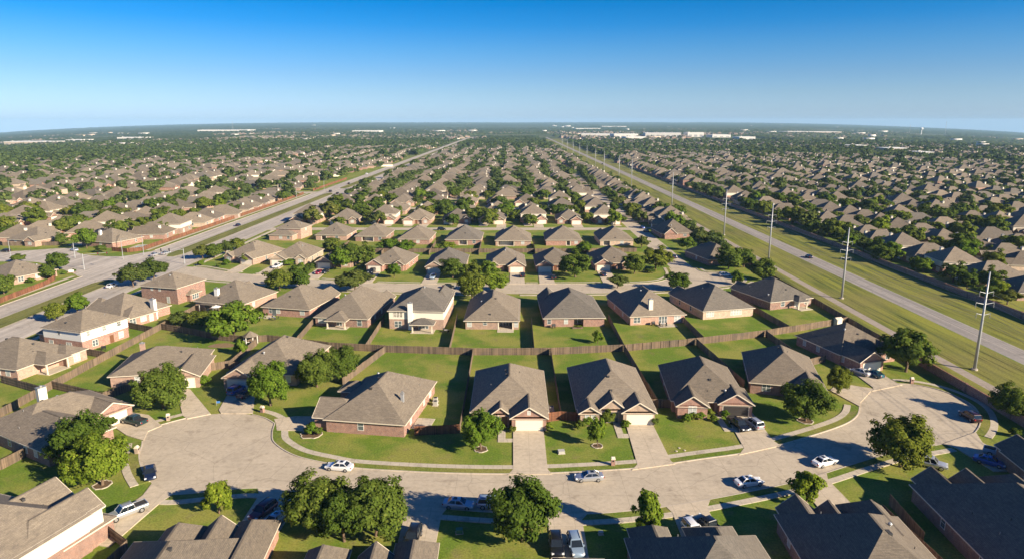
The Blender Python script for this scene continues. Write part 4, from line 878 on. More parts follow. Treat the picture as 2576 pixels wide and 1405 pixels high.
# ---------- trees one can tell apart ----------
NT_ = [  # kind, base, diameter, height, label
 ('bright', P('B1', 740, 870), 9.4, 8.6, 'bright green round tree in a ringed bed at the left bulb'),
 ('oak', P('B1', 590, 725), 10.0, 9.2, 'dark round tree crowding the brick wall behind the ringed bed tree'),
 ('oak2', P('B1', 1180, 320), 11.2, 9.4, 'broad dense shade tree in front of the pale garage gable'),
 ('bright', P('B1', 1950, 300), 9.0, 9.6, 'tall bright tree between the blue vehicles and the corner house'),
 ('oak', P('B2', 440, 165), 9.0, 8.4, 'rounded tree at the fence end behind the corner house'),
 ('oak2', (-38.6, 146.5), 8.4, 8.0, 'second rounded tree against the board fence behind the corner house'),
 ('small', P('B1', 1580, 1075), 5.0, 5.6, 'small yellow green tree on the verge by the front street'),
 ('oak', (-27.6, 87.2), 9.2, 8.6, 'large tree with reaching branches, left half of the pair on the front lawn'),
 ('oak2', (-19.2, 86.0), 10.2, 8.9, 'large leafy tree, right half of the pair on the front lawn'),
 ('spread', (-23.4, 84.6), 8.0, 7.6, 'lower bushy tree filling in below the paired lawn trees'),
 ('oak', P('B3', 75, 1275), 9.6, 9.8, 'large open tree above two parked dark vehicles on the street edge'),
 ('smalltall', P('B3', 970, 1240), 4.9, 7.2, 'slim upright bright tree alone on the front lawn'),
 ('small', (45.2, 94.4), 5.2, 5.8, 'small leafy tree beside the diagonal drive'),
 ('oak2', P('B4', 950, 740), 10.2, 9.6, 'dark round tree between the street and the silver pickup'),
 ('oak', P('B4', 270, 410), 9.6, 8.6, 'spreading tree in an edged bed on the curved lawn'),
 ('oak2', P('B4', 500, 215), 5.4, 6.4, 'smaller tree close behind the spreading curved lawn tree'),
 ('spread', P('T4', 1330, 1340), 12.0, 10.4, 'big dark tree on the lawn at the head of the right bulb'),
 ('oak', P('B4', 1745, 395), 7.4, 7.0, 'round tree against the brick wall past the right bulb'),
 ('bright', P('B2', 1620, 615), 7.2, 7.6, 'round bright tree next to the straight white drive'),
 ('smalltall', P('B3', 615, 590), 3.9, 5.6, 'young tree in a stone ring before the stone fronted house'),
 ('bright', P('T1', 2270, 1040), 12.5, 10.6, 'big bright bushy tree in the fenced back yard'),
 ('oak', P('T1', 1950, 900), 8.2, 4.8, 'low dark tree against the fence beside the big bushy tree'),
 ('live', P('T1', 1750, 890), 6.6, 4.2, 'low spreading bush tree by the patio awning'),
 ('live', P('T1', 1290, 520), 10.4, 8.4, 'olive street tree by the crossing, nearer of the two'),
 ('live', P('T1', 1490, 460), 10.2, 8.6, 'olive street tree by the crossing, farther of the two'),
 ('small', P('T1', 750, 775), 7.6, 7.0, 'round yellow green tree above the white sided house'),
 ('oak', P('T1', 545, 850), 6.2, 6.2, 'round tree at the avenue edge before the white sided house'),
 ('live', P('T1', 1960, 255), 7.2, 6.4, 'first tree of the dark clump on the avenue corner lawn'),
 ('oak', P('T1', 2070, 245), 8.2, 6.8, 'second tree of the dark clump on the avenue corner lawn'),
 ('live', P('T1', 2180, 215), 7.6, 6.6, 'third tree of the dark clump on the avenue corner lawn'),
 ('oak', P('T1', 2290, 170), 7.4, 6.0, 'last tree of the dark clump on the avenue corner lawn'),
 ('oak', P('T2', 230, 555), 10.2, 8.2, 'round olive street tree left of a matching one, middle street'),
 ('oak2', P('T2', 420, 530), 9.4, 7.8, 'round olive street tree right of a matching one, middle street'),
 ('live', P('T2', 960, 560), 13.0, 7.4, 'flat topped wide tree standing in the middle street verge'),
 ('bright', P('T2', 820, 350), 9.4, 8.8, 'bright bushy tree, nearest of the dense clump over the red car'),
 ('oak', P('T2', 930, 330), 9.0, 10.6, 'tallest dark tree of the dense clump over the red car'),
 ('oak2', P('T2', 1060, 320), 8.8, 9.0, 'tree with bare forked trunk at the edge of the dense clump'),
 ('oak', P('T2', 740, 190), 9.4, 7.2, 'round tree in the back yards above the dense clump'),
 ('bright', P('T2', 1335, 435), 5.6, 5.6, 'lollipop street tree on the lawn across the middle street'),
 ('bright', P('T2', 1290, 175), 9.4, 5.8, 'leafy back yard tree behind the double peaked house'),
 ('bright', P('T2', 1450, 190), 8.4, 5.6, 'second leafy back yard tree behind the double peaked house'),
 ('oak', P('T2', 1900, 440), 10.8, 8.2, 'dark round tree on the lawn by the pale blue car'),
 ('oak2', P('T2', 2090, 440), 8.2, 6.2, 'dark round tree next to the one by the pale blue car'),
 ('bright', P('T2', 2250, 430), 7.2, 6.4, 'bright tree before the cream entry house'),
 ('oak', P('T2', 2090, 640), 10.6, 9.6, 'tall olive tree rising over the middle street roofs'),
 ('bright', P('T2', 2300, 575), 9.4, 7.0, 'lighter olive tree right of the tall one on the middle street'),
 ('bright', P('T2', 1850, 170), 7.4, 4.2, 'low leafy tree in the yard behind the shaded garage house'),
 ('oak2', P('T3', 610, 430), 13.0, 9.8, 'huge dark oak on the lawn beside the white garage'),
 ('bright', P('T3', 700, 200), 6.8, 5.4, 'bright round tree behind the huge dark oak'),
 ('oak', P('T3', 1180, 395), 9.2, 8.0, 'dark round oak on the curved corner lawn'),
 ('oak2', P('T3', 1385, 360), 12.4, 9.2, 'broad dark oak at the corner of the side street'),
 ('live', P('T3', 1020, 530), 7.6, 5.0, 'low round street shrub tree right of the long tree shadow'),
 ('oak', P('T3', 1600, 555), 9.0, 6.8, 'round dark street tree alone at the junction'),
 ('oak2', P('T3', 2090, 350), 11.8, 9.4, 'large dark oak hiding the house by the parkway wall'),
 ('oak', P('T3', 2240, 330), 9.6, 8.2, 'dark oak to the right of the large one by the parkway wall'),
 ('small', P('T3', 2170, 500), 5.0, 5.6, 'narrow olive tree beside the bulb of the middle street'),
 ('oak', P('T3', 2420, 455), 9.6, 8.8, 'dark oak in the yard corner by the parkway wall'),
 ('live', P('T3', 1250, 150), 7.4, 6.0, 'olive tree in the corner yard behind the broad dark oak'),
 ('bright', P('T3', 1690, 170), 7.0, 6.2, 'pale leafy tree before the dark shingled house'),
 ('live', P('T3', 1800, 100), 9.4, 6.6, 'spreading olive tree by the dark shingled house'),
 ('oak', P('T3', 1970, 110), 8.0, 6.0, 'dark tree at the wall beyond the dark shingled house'),
 ('oak', P('T4', 1090, 285), 9.6, 7.6, 'round tree just behind the far parkway wall, above the nearest pole'),
 ('oak2', P('T4', 1920, 540), 7.4, 6.6, 'dark tree behind the far parkway wall beside the nearest pole'),
 ('live', P('T4', 2310, 690), 8.2, 5.0, 'olive tree near the picture edge behind the far parkway wall'),
 ('bright', P('T4', 1890, 260), 12.2, 9.4, 'big bright tree among the roofs beyond the parkway'),
 ('oak', P('T4', 1740, 220), 8.6, 7.0, 'dark tree hugging the big bright one beyond the parkway'),
 ('live', P('T4', 2130, 260), 7.6, 6.2, 'round pale tree left of the picture edge beyond the parkway'),
 ('oak', P('T4', 690, 90), 8.8, 6.6, 'grey green tree by the second nearest pole'),
 ('small', (22.6, 172.0), 3.2, 3.8, 'sapling with a soft crown inside the fenced back yard'),
 ('bright', P('T1', 840, 150), 9.4, 9.6, 'tall bright tree on the corner left of the avenue crossing'),
 ('oak', P('T1', 565, 365), 8.6, 7.8, 'tree on the planted corner left of the avenue'),
 ('oak2', P('T1', 465, 440), 6.6, 5.4, 'dark low tree inside the red corner fence'),
 ('oak', P('T1', 40, 590), 8.0, 7.2, 'dark tree at the picture edge inside the red fence'),
 ('oak2', P('T1', 600, 110), 6.6, 5.4, 'round tree before the house with pale front peaks'),
 ('oak', P('T1', 110, 60), 10.6, 7.4, 'wide tree on the crossing street lawn left of the avenue'),
]
for k, loc, d, h, lb in NT_:
    far = math.hypot(*loc); kk = k
    if k in ('oak', 'oak2', 'live', 'bright', 'tall', 'spread') and far > 175: kk = k + '_mid'
    T_(kk, loc, d, h, lb)
for i, (y, d, h) in enumerate(((216, 6.8, 5.6), (262, 6.4, 5.4), (301, 8.6, 7.2), (312, 7.6, 6.2), (352, 8.4, 7), (402, 8, 6.8), (455, 8, 6.6))):
    T_(('oak', 'oak2', 'live', 'bright')[i % 4] + '_mid', (155.6 + (i * 7 % 4), y), d, h, ('first second third fourth fifth sixth seventh eighth ninth tenth eleventh twelfth'.split()[i]) + ' tree along the inner side of the long brick wall')
for loc, r in ((P('B1', 740, 870), 1.3), (P('B3', 615, 590), .9), (P('B4', 270, 410), 1.4), (P('B2', 1620, 615), 1.1), ((-37.6, 118.2), 1.9)): bed(loc, r)
# shrubs
for i, (loc, d, h, lb) in enumerate([
    ((-37.7, 118.5), 2.5, 2.2, 'round clipped bush at the corner of the long brick side wall'), ((-36.2, 118.0), 1.6, 1.6, 'smaller bush beside the clipped corner bush'),
    (P('B1', 1470, 145), 2.6, 2.2, 'round bush beside the pale garage of the left bulb'), (P('B1', 790, 470), 2.8, 2.6, 'shrub between the two left bulb trees and the drive'),
    (P('B3', 1262, 415), 2.0, 1.9, 'first bush under the arched window'), (P('B3', 1310, 405), 1.9, 1.6, 'second bush under the arched window'), (P('B3', 1352, 395), 1.9, 1.6, 'third bush under the arched window'), (P('B3', 1410, 385), 2.3, 2.2, 'tallest bush by the entry of the arched window house'), (P('B3', 1455, 410), 1.5, 1.2, 'low bush at the end of the arched window bed'),
    (P('B3', 490, 470), 2.2, 1.8, 'dark shrub at the left wall of the stone house'), (P('B3', 540, 440), 2.4, 2.0, 'dark shrub under the twin windows of the stone house'), (P('B3', 690, 440), 2.6, 3.2, 'tall shrub by the arched stone entry'), (P('B3', 820, 455), 1.6, 1.5, 'bush at the left edge of the white stone house garage'), (P('B3', 1028, 440), 1.7, 1.6, 'bush in a stone ring right of the stone house garage'),
    (P('B3', 250, 470), 2.2, 1.5, 'dark low hedge right of the straight drive'), (P('B3', 5, 490), 1.4, 1.3, 'bush by the entry walk of the straight drive house'), (P('B3', 1530, 380), 1.6, 1.6, 'shrub by the open garage'),
    (P('B4', 1780, 520), 2.0, 1.6, 'dark bush on the lawn beyond the right bulb'), (P('T2', 300, 310), 6.0, 2.6, 'spreading hedge before the wide tan house'), (P('T2', 520, 370), 3.8, 3.2, 'rounded shrub by the red car drive'), (P('T2', 440, 320), 2.4, 1.6, 'low shrub in the bed of the wide tan house'),
    (P('T3', 1340, 385), 4.0, 1.8, 'dark low shrub under the corner oaks'), (P('T1', 2330, 1180), 3.2, 4.4, 'tall yellow green shrub along the slanted yard fence'), (P('T1', 975, 190), 5.0, 3.6, 'dark round shrub at the red fence corner by the pool'), (P('T1', 620, 400), 1.6, 1.3, 'small round shrub on the planted corner'),
    (P('T1', 715, 380), 1.7, 1.4, 'small dark shrub by the corner sign'), (P('T1', 300, 480), 3.2, 1.8, 'bush against the tan house inside the red fence'), (P('T1', 180, 280), 5.4, 3.4, 'grey green bush by the crossing street kerb'), (P('T1', 1070, 1035), 2.4, 1.8, 'bush on the lawn of the white sided house'), (P('T1', 2380, 300), 4.2, 4.6, 'bush at the front corner of the avenue end house'),
    (P('T1', 1945, 315), 2.8, 2.2, 'yellow shrub at the avenue corner lawn'), (P('T1', 2110, 330), 2.2, 1.5, 'low dark shrub on the avenue corner lawn'), (P('T1', 2190, 310), 3.0, 2.6, 'dark shrub by the drive of the avenue end house'), (P('B1', 110, 1250), .1, .1, '') ]):
    if not lb: continue
    tree('shrub' if i % 2 else 'shrub2', loc, d, h, lb, 'shrub', 'shrubs in the front beds', False, None, 'shrub')

# ---------- cars ----------
WH, SIL, GRY, BLK, NAVY, BLUE, LBL, MAR, RED, DGR = (.78, .78, .77), (.50, .51, .52), (.38, .44, .52), (.012, .013, .016), (.012, .02, .05), (.03, .10, .36), (.32, .42, .52), (.10, .012, .03), (.30, .02, .04), (.018, .045, .05)
def C_(kind, t, x, y, hd, col, lb, z=.006, **k): return car(kind, P(t, x, y, .7), hd, col, lb, z=z, **k)
C_('sedan', 'B2', 600, 730, 170, WH, 'white sedan parked on the street below the corner house')
C_('sedan', 'B2', 1460, 1000, -6, GRY, 'blue grey sedan parked in the tree shade of the front street')
C_('suv', 'B2', 1705, 1000, -4, LBL, 'pale blue vehicle half hidden by the large open tree', metal=.3)
C_('sedan', 'B3', 555, 805, 184, SIL, 'silver sedan parked before the stone fronted house', metal=.6)
C_('sedan', 'B3', 1710, 840, 14, WH, 'white sedan alone on the open bend of the front street')
C_('sedan', 'B4', 410, 695, 24, WH, 'white sedan in tree shade near the right bulb')
C_('sedan', 'B1', 1080, 775, -62, NAVY, 'dark navy sedan parked at the kerb of the left bulb')
C_('pickup', 'B1', 915, 1062, 228, SIL, 'silver pickup truck with dark bed cover on the nearest drive', z=.13, metal=.6)
C_('pickup', 'B1', 965, 408, 158, DGR, 'dark green pickup truck on the drive of the left bulb', z=.13)
C_('suv', 'B1', 1705, 185, 74, BLUE, 'bright blue suv parked by the shaded garage of the left bulb', z=.13)
C_('sedan', 'B1', 1778, 212, 72, NAVY, 'dark blue sedan next to the bright blue suv', z=.13)
C_('suv', 'B2', 50, 1060, 248, MAR, 'dark maroon suv on the shaded nearest drive', z=.13)
C_('sedan', 'B2', 132, 1125, 246, GRY, 'grey sedan in shade beside the maroon suv', z=.13)
C_('suv', 'B2', 1130, 1250, 264, BLK, 'black suv on the drive below the paired trees', z=.13)
C_('suv', 'B3', 320, 1305, 272, BLK, 'black suv at the bottom edge, left of a silver blue one', z=.13)
C_('suv', 'B3', 458, 1308, 276, LBL, 'silver blue suv at the bottom edge beside the black one', z=.13, metal=.4)
C_('suv', 'B3', 1310, 1205, 284, WH, 'white van on the drive behind the brown roof', z=.13, name='parked_van', cat='van')
C_('pickup', 'B3', 1415, 1165, 116, BLK, 'black pickup truck beside the white van', z=.13)
C_('pickup', 'B3', 1635, 436, 284, BLK, 'black pickup truck at the open garage', z=.13)
C_('suv', 'B3', 1742, 428, 105, SIL, 'silver suv beside the black pickup at the open garage', z=.13, metal=.5)
C_('sedan', 'T4', 893, 1338, 118, SIL, 'silver white car on the drive at the head of the right bulb', z=.13)
C_('sedan', 'B4', 762, 68, 116, (.02, .09, .12), 'teal car beside the silver white one at the right bulb', z=.13)
C_('suv', 'B4', 1456, 372, 92, (.04, .012, .012), 'dark red off roader at the kerb of the right bulb')
C_('pickup', 'B4', 1160, 708, -32, SIL, 'silver pickup truck behind the dark round tree', z=.01, metal=.5)
C_('sedan', 'B4', 1598, 698, -40, BLUE, 'deep blue sedan by the house at the picture edge', z=.13)
C_('pickup', 'B4', 1690, 648, -40, LBL, 'light blue pickup truck by the house at the picture edge', z=.13)
C_('sedan', 'T1', 50, 170, 178, BLK, 'black car on the crossing street left of the avenue')
C_('sedan', 'T1', 1600, 192, 78, SIL, 'silver blue car driving out of the crossing along the avenue', metal=.5)
C_('sedan', 'T1', 1495, 205, 84, SIL, 'silver car waiting at the avenue crossing', metal=.5)
C_('sedan', 'T1', 715, 160, 150, GRY, 'grey car turning in the shade of the crossing')
C_('sedan', 'T1', 1080, 505, 84, WH, 'white car in tree shade on the near side of the avenue')
C_('pickup', 'T2', 205, 320, 262, WH, 'white pickup truck in the drive of the wide tan house', z=.13)
C_('sedan', 'T2', 608, 378, 262, RED, 'red car on the drive under the dense trees', z=.13)
C_('sedan', 'T2', 668, 372, 262, BLK, 'black car beside the red one under the dense trees', z=.13)
C_('suv', 'T2', 1120, 372, 262, BLK, 'black suv deep in shade by the lollipop tree', z=.13)
C_('suv', 'T2', 1710, 425, 266, LBL, 'pale blue car on the drive of the shaded garage', z=.13)
C_('sedan', 'T2', 1862, 512, 4, BLK, 'black sedan parked in the shade of the middle street')
C_('suv', 'T3', 98, 408, 96, BLK, 'black suv with its tail to the middle street', z=.13)
C_('sedan', 'T3', 398, 425, 94, BLK, 'black car with its tail out by the huge oak', z=.13)
C_('sedan', 'T3', 882, 398, 98, NAVY, 'dark car on the drive of the satellite dish house', z=.13)
C_('suv', 'T3', 2060, 402, 6, SIL, 'silver suv on the bulb of the middle street', z=.01)
C_('sedan', 'T3', 1560, 225, 100, NAVY, 'dark car parked in the shade of the side street', z=.012)
C_('sedan', 'T4', 395, 225, 90, NAVY, 'dark car driving along the parkway, casting a long shadow')
C_('sedan', 'M3', 872, 460, 90, BLK, 'dark car far along the parkway near the pole cluster', z=.03)
C_('sedan', 'M1', 2300, 1047, 90, NAVY, 'dark blue car on the avenue beside the red fence')
C_('sedan', 'M2', 897, 647, 90, BLK, 'black car far along the avenue before the bend of trees', z=.03)
C_('suv', 'M2', 720, 724, 90, BLK, 'black suv on the avenue past the second crossing', z=.03)
C_('sedan', 'M2', 788, 742, 88, BLK, 'black car on the near lanes of the far avenue', z=.03)
C_('sedan', 'M2', 300, 998, 84, GRY, 'grey car on the near lanes of the avenue beside the white gable')
C_('suv', 'M2', 1070, 555, 88, WH, 'white van far along the avenue', z=.03, name='parked_van', cat='van')
C_('suv', 'M2', 1795, 1088, 2, BLK, 'black van parked on the street behind the hip roofed houses', z=.016, name='parked_van', cat='van')
C_('sedan', 'M3', 1255, 1070, 104, BLUE, 'blue car in the side street, farther of two', z=.014)
C_('sedan', 'M3', 1295, 1104, 104, NAVY, 'dark blue car in the side street, nearer of two', z=.014)

# ---------- fences and walls ----------
BF = [(-65.3, 173.6), (-47.1, 167.4), (-32.1, 164.9), (-9.7, 162.7), (9.7, 162.9), (28.6, 165.7), (48.3, 170.9), (69.8, 178.2), (97.6, 190.6)]
fence(BF[:6], 'long weathered fence between the two rows of back yards, left stretch', h=1.9)
fence(BF[5:7], 'fence stretch with rails and posts showing behind the chimney house', h=1.85, posts=True)
fence(BF[6:], 'weathered back yard fence running on to the parkway wall', h=1.9)
for a, b, lb in [((-57.6, 196), (-56.7, 170.6), 'side fence between the peaked house and the hipped patio house'), ((-37.4, 192), (-37.4, 165.8), 'side fence left of the white two storey house'), ((-16.2, 195), (-15.8, 163.6), 'side fence right of the white two storey house'),
                 ((5.7, 191), (5.6, 163.2), 'side fence between the posts patio house and the planter house'), ((28.4, 194), (28.6, 166), 'side fence left of the cream chimney house'), ((49.6, 198), (50.6, 172), 'side fence right of the cream chimney house'), ((73.2, 214), (77.2, 182), 'side fence before the last fence row house'),
                 ((-32.1, 164.7), (-37.6, 142.4), 'slanted fence behind the corner house trees'), ((-9.7, 162.5), (-9.8, 118.6), 'long side fence between the corner house and the white garage house'), ((9.7, 162.7), (9.6, 124.6), 'side fence between the white garage house and the stone house'),
                 ((28.6, 165.4), (29.8, 129.4), 'side fence between the stone house and the open garage house'), ((48.3, 170.6), (51.0, 140.6), 'side fence right of the open garage house'), ((69.0, 177.6), (70.6, 154.6), 'side fence left of the right bulb head house')]:
    fence([a, b], lb)
for p, lb in [([(-97.9, 205.8), (-100.7, 142.3), (-101.6, 118), (-102.5, 96)], 'long diagonal fence behind the avenue houses'), ([(-99.0, 184.4), (-88, 179.6), (-79.5, 174.9), (-70, 172.4), (-65.3, 173.6)], 'fence behind the low dark trees of the left yard'),
              ([(-66.9, 171.0), (-67.1, 153.7), (-72.4, 150.9)], 'slanted yard fence with a yellow shrub on it'), ([(-64.2, 153.0), (-67.0, 152.4)], 'short fence by the house with blue vehicles'),
              ([(-110.8, 186.6), (-99.4, 181.0)], 'fence between the chimney house and the white sided house'), ([(-109.6, 163.8), (-100.3, 160.1)], 'fence between the white sided and the corner patio houses'), ([(-101.0, 140.6), (-85.8, 134.0), (-82.4, 141.2)], 'fence behind the left bulb garage gable'),
              ([(-104, 97.4), (-85.9, 104.8), (-84.6, 110.6)], 'reddish fence at the picture edge by the big round trees'), ([(-114.6, 144.1), (-101.4, 137.6)], 'grey fence at the picture edge below the patio house'), ([(-56.8, 85.6), (-52.2, 82.2), (-53.4, 70)], 'fence corner beside the cream two storey house'),
              ([(54.9, 91.0), (56.6, 70)], 'mossy fence between the peaked roof and the large dark roof'), ([(70.7, 154.4), (76.4, 157.6)], 'short fence beside the right bulb head house'), ([(-98.4, 204.2), (-93.4, 200.8)], 'short fence right of the tall white chimney house'),
              ([(26.2, 130.6), (29.8, 130.6), (33.2, 130.0)], 'short gate fence right of the stone house'), ([(57.0, 84), (57.6, 94)], 'short fence by the shaded brick side wall')]:
    fence(p, lb)
fence([(-18.2, 117.6), (-9.8, 118.6)], 'short stained fence joining the corner house to the side fence', mat='fence_red')
fence([(6.9, 123.6), (9.6, 124.4), (12.9, 123.8)], 'short stained fence between the white garage and stone houses', mat='fence_red')
brick_wall([(97.6, 96), (98.2, 125), (98.0, 152), (97.8, 172)], 'red brick wall past the right bulb along the path')
fence([(97.8, 172.4), (97.2, 216), (96.6, 240), (97.6, 300), (98.6, 420), (99, 560)], 'dark board fence along the path behind the parkway houses', name='board_fence')
brick_wall([(151.6, 110), (151.6, 330), (151.6, 560), (151.6, 900)], 'long red brick wall beyond the parkway')
RD = 'red stained fences along the avenue'
fence([(-164.6, 150), (-164.6, 205), (-166.4, 236), (-169, 246), (-173.0, 252.4)], 'red stained fence curving to the planted corner left of the avenue', mat='fence_red', group=RD)
fence([(-181, 303.8), (-172, 300.2), (-167.6, 304), (-167.4, 470), (-168, 552)], 'long red stained fence from the pool corner along the avenue', mat='fence_red', group=RD)
fence([(-168, 578), (-168, 700)], 'red stained fence beyond the second crossing of the avenue', mat='fence_red', group=RD)
fence([(-214, 317.6), (-240, 317), (-246, 322)], 'grey fence round the house with pale front peaks', group=RD)
for x, lb in ((-77.8, 'first'), (-57.2, 'second'), (-36.4, 'third'), (-14.6, 'fourth'), (10.2, 'fifth'), (33.6, 'sixth')):
    fence([(x, 294), (x, 322)], lb + ' short side fence between the middle street back yards, from the avenue')
fence([(-101, 304), (-60, 300.6), (-20, 300), (20, 300), (56, 301.5)], 'back yard fence behind the middle street houses')

# ---------- poles ----------
ORD = ['nearest', 'second', 'third', 'fourth', 'fifth', 'sixth', 'seventh', 'eighth', 'ninth', 'tenth', 'eleventh', 'twelfth', 'thirteenth', 'fourteenth']
for i, y in enumerate([152.3, 219, 285, 348, 466, 628, 703, 819, 905, 1010, 1120, 1240, 1370, 1510]):
    steel_pole(109.2, y, 23.6, f'{ORD[i]} steel transmission pole of the line along the parkway')
WY = [86, 152.3, 219, 285, 348, 466, 628, 703, 819]
for sd, dz, ln, lb in ((1, 5.0, 1.6, 'upper wire on the road side of the pole line'), (1, 7.6, 2.1, 'middle wire on the road side of the pole line'), (1, 10.2, 1.6, 'lower wire on the road side of the pole line'), (-1, 5.0, 1.6, 'upper wire on the path side of the pole line'), (-1, 7.6, 2.1, 'middle wire on the path side of the pole line'), (-1, 10.2, 1.6, 'lower wire on the path side of the pole line')):
    t = thing('power_wire', lb, 'wire', (109.2 + sd * ln, 86, 23.6 - dz - .3), 0, 'wires strung between the transmission poles'); pts = []
    for a, b in zip(WY, WY[1:]):
        for k in range(8): u = k / 8; pts.append((0, a + (b - a) * u - 86, -(b - a) * .024 * 4 * u * (1 - u)))
    pts.append((0, WY[-1] - 86, 0)); g = MB(); g.tube(pts, [.028] * len(pts), 4); g.build('conductor', M['vent'], t)
def lamp_post(x, y, h, lb, sd=1):
    t = thing('street_lamp', lb, 'street lamp', (x, y, 0), 0, 'street lamps along the avenue')
    g = MB(); g.tube([(0, 0, 0), (0, 0, h)], [.14, .09], 8); g.build('post', M['metal'], t)
    g = MB(); g.tube([(0, 0, h - .2), (sd * 1.2, 0, h + .3), (sd * 2.4, 0, h + .35)], [.06, .05, .045], 6); g.build('arm', M['metal'], t)
    g = MB(); g.box(sd * 2.3 - .3, sd * 2.3 + .3, -.13, .13, h + .28, h + .42); g.build('lamp_head', M['vent'], t)
for (x, y), lb in ((P('T1', 1190, 255), 'pale street lamp at the red fence corner by the pool'), (P('T1', 1390, 215), 'pale street lamp on the avenue kerb right of the pool'), (P('M2', 245, 760), 'street lamp by the second crossing, left side'), (P('M2', 660, 720), 'street lamp on the avenue beyond the second crossing'), (P('M2', 392, 790), 'street lamp at the far corner of the second crossing'), (P('T1', 110, 270), 'street lamp on the crossing street near the grey green bush')):
    lamp_post(x, y, 8.6, lb)
def signal(x, y, L, lb, ang):
    t = thing('traffic_signal', lb, 'traffic light', (x, y, 0), R(ang), 'traffic signals at the avenue crossing')
    g = MB(); g.tube([(0, 0, 0), (0, 0, 6.4)], [.18, .13], 8); g.build('post', M['metal'], t)
    g = MB(); g.tube([(0, 0, 5.9), (L, 0, 6.3)], [.1, .06], 6); g.build('mast_arm', M['metal'], t)
    for k in range(2):
        g = MB(); u = L * (.6 + .35 * k); g.box(u - .2, u + .2, -.16, .16, 5.4, 6.6); o = g.build('signal_head', M['black'], t)
        for j, m_ in enumerate(('red', 'tail', 'cone_green')): g = MB(); g.tube([(u, -.16, 6.35 - j * .36), (u, -.22, 6.35 - j * .36)], [.12, .12], 8); g.build('lens', M[m_], o)
signal(*P('T1', 815, 355), 9, 'traffic signal mast on the planted corner', 20)
signal(*P('T1', 1785, 300), 9, 'traffic signal mast at the avenue corner lawn', 190)
signal(*P('T1', 725, 240), 8, 'traffic signal mast on the kerb by the tall bright tree', -60)

# ---------- small things in the yards ----------
def small(name, lb, cat, loc, rz=0, group=None): return thing(name, lb, cat, (loc[0], loc[1], loc[2] if len(loc) > 2 else 0), R(rz), group)
def ac(loc, lb, rz=0):
    t = small('air_conditioner', lb, 'air conditioner', loc, rz, 'air conditioners beside the walls')
    g = MB(); g.box(-.6, .6, -.6, .6, 0, .1); g.build('pad', M['walk'], t)
    g = MB(); g.box(-.42, .42, -.42, .42, .1, .95); g.build('case', M['ac'], t); g = MB(); g.tube([(0, 0, .95), (0, 0, 1.0)], [.36, .36], 14); g.build('fan_grille', M['black'], t)
ac((-15.8, 131.6), 'grey air conditioner on a pad at the corner house back wall', -9); ac((-16.0, 133.4), 'second grey air conditioner behind the first at the corner house', -9)
ac((-51.9, 77.4), 'dark air conditioner below the cream two storey house', -17); ac((8.0, 128.8), 'air conditioner in the shade between the white garage and stone houses')
def mailbox(loc, lb, rz=0, stone='brick_red'):
    t = small('brick_mailbox', lb, 'mailbox', loc, rz, 'brick mailboxes at the kerb')
    g = MB(); g.box(-.32, .32, -.3, .3, 0, 1.15); g.build('pier', M[stone], t); g = MB(); g.box(-.38, .38, -.36, .36, 1.15, 1.24); g.tube([(-.3, 0, 1.3), (.3, 0, 1.3)], [.26, .26], 10); g.build('cap', M['trim'], t)
    g = MB(); g.box(-.15, .15, -.33, -.3, .75, 1.02); g.build('letter_door', M['black'], t)
mailbox((17.2, 106.2, .1), 'brick mailbox on the verge before the stone fronted house'); mailbox(P('B1', 990, 645), 'pale stone mailbox on the verge of the left bulb', 90, 'stone'); mailbox(P('B1', 1215, 408), 'pale stone mailbox by the left bulb sidewalk', 20, 'stone'); mailbox((89.4, 143.6), 'dark mailbox at the head of the right bulb', 0)
mailbox((-50.2, 127.9), 'brick mailbox near the blue vehicles drive', -20)
def utility(loc, lb, sz=(.9, .7, .6), m='cone_green'):
    t = small('utility_box', lb, 'utility box', loc, 8, 'utility boxes in the lawns'); x, y, z = sz
    g = MB(); g.box(-x / 2 - .1, x / 2 + .1, -y / 2 - .1, y / 2 + .1, 0, .06); g.build('base', M['walk'], t); g = MB(); g.box(-x / 2, x / 2, -y / 2, y / 2, .06, z); g.box(-x / 2 - .03, x / 2 + .03, -y / 2 - .03, y / 2 + .03, z, z + .05); g.build('cabinet', M[m], t)
utility(P('B3', 355, 640), 'pale utility box on the lawn left of the stone house drive', (1.1, .9, .5), 'ac'); utility(P('B2', 1465, 1215), 'green utility box on the shaded front lawn'); utility(P('B3', 640, 1225), 'pale utility box on the lawn by the slim upright tree', (.6, .5, .4), 'ac')
for x, y, lb in ((1185, 628, 'first'), (1205, 605, 'second'), (1245, 622, 'third')):
    px = P('B3', x, y); t = small('valve_cover', lb + ' round valve cover of the cluster in the open garage lawn', 'valve cover', px, 0, 'round covers in the lawn'); g = MB(); g.tube([(0, 0, 0), (0, 0, .09), (0, 0, .11)], [.22, .22, .17], 14); g.build('lid', M['walk'], t)
t = small('gazebo', 'small hexagonal gazebo with a shingled roof in the left back yard', 'gazebo', P('T1', 2425, 1065), 10)
g = MB(); a6 = [(1.7 * math.cos(k * 1.0472), 1.7 * math.sin(k * 1.0472)) for k in range(6)]
for k in range(6): g.poly([(a6[k][0] * 1.25, a6[k][1] * 1.25, 2.2), (a6[(k + 1) % 6][0] * 1.25, a6[(k + 1) % 6][1] * 1.25, 2.2), (0, 0, 3.5)])
g.poly([(x * 1.25, y * 1.25, 2.19) for x, y in a6[::-1]]); g.build('roof', M['roof_tan'], t)
for x, y in a6: g = MB(); g.box(x - .08, x + .08, y - .08, y + .08, 0, 2.25); g.build('post', M['white'], t)
g = MB(); 
for k in range(6): g.bar((a6[k][0], a6[k][1], .85), (a6[(k + 1) % 6][0], a6[(k + 1) % 6][1], .85), .08, .1)
g.build('railing', M['white'], t)
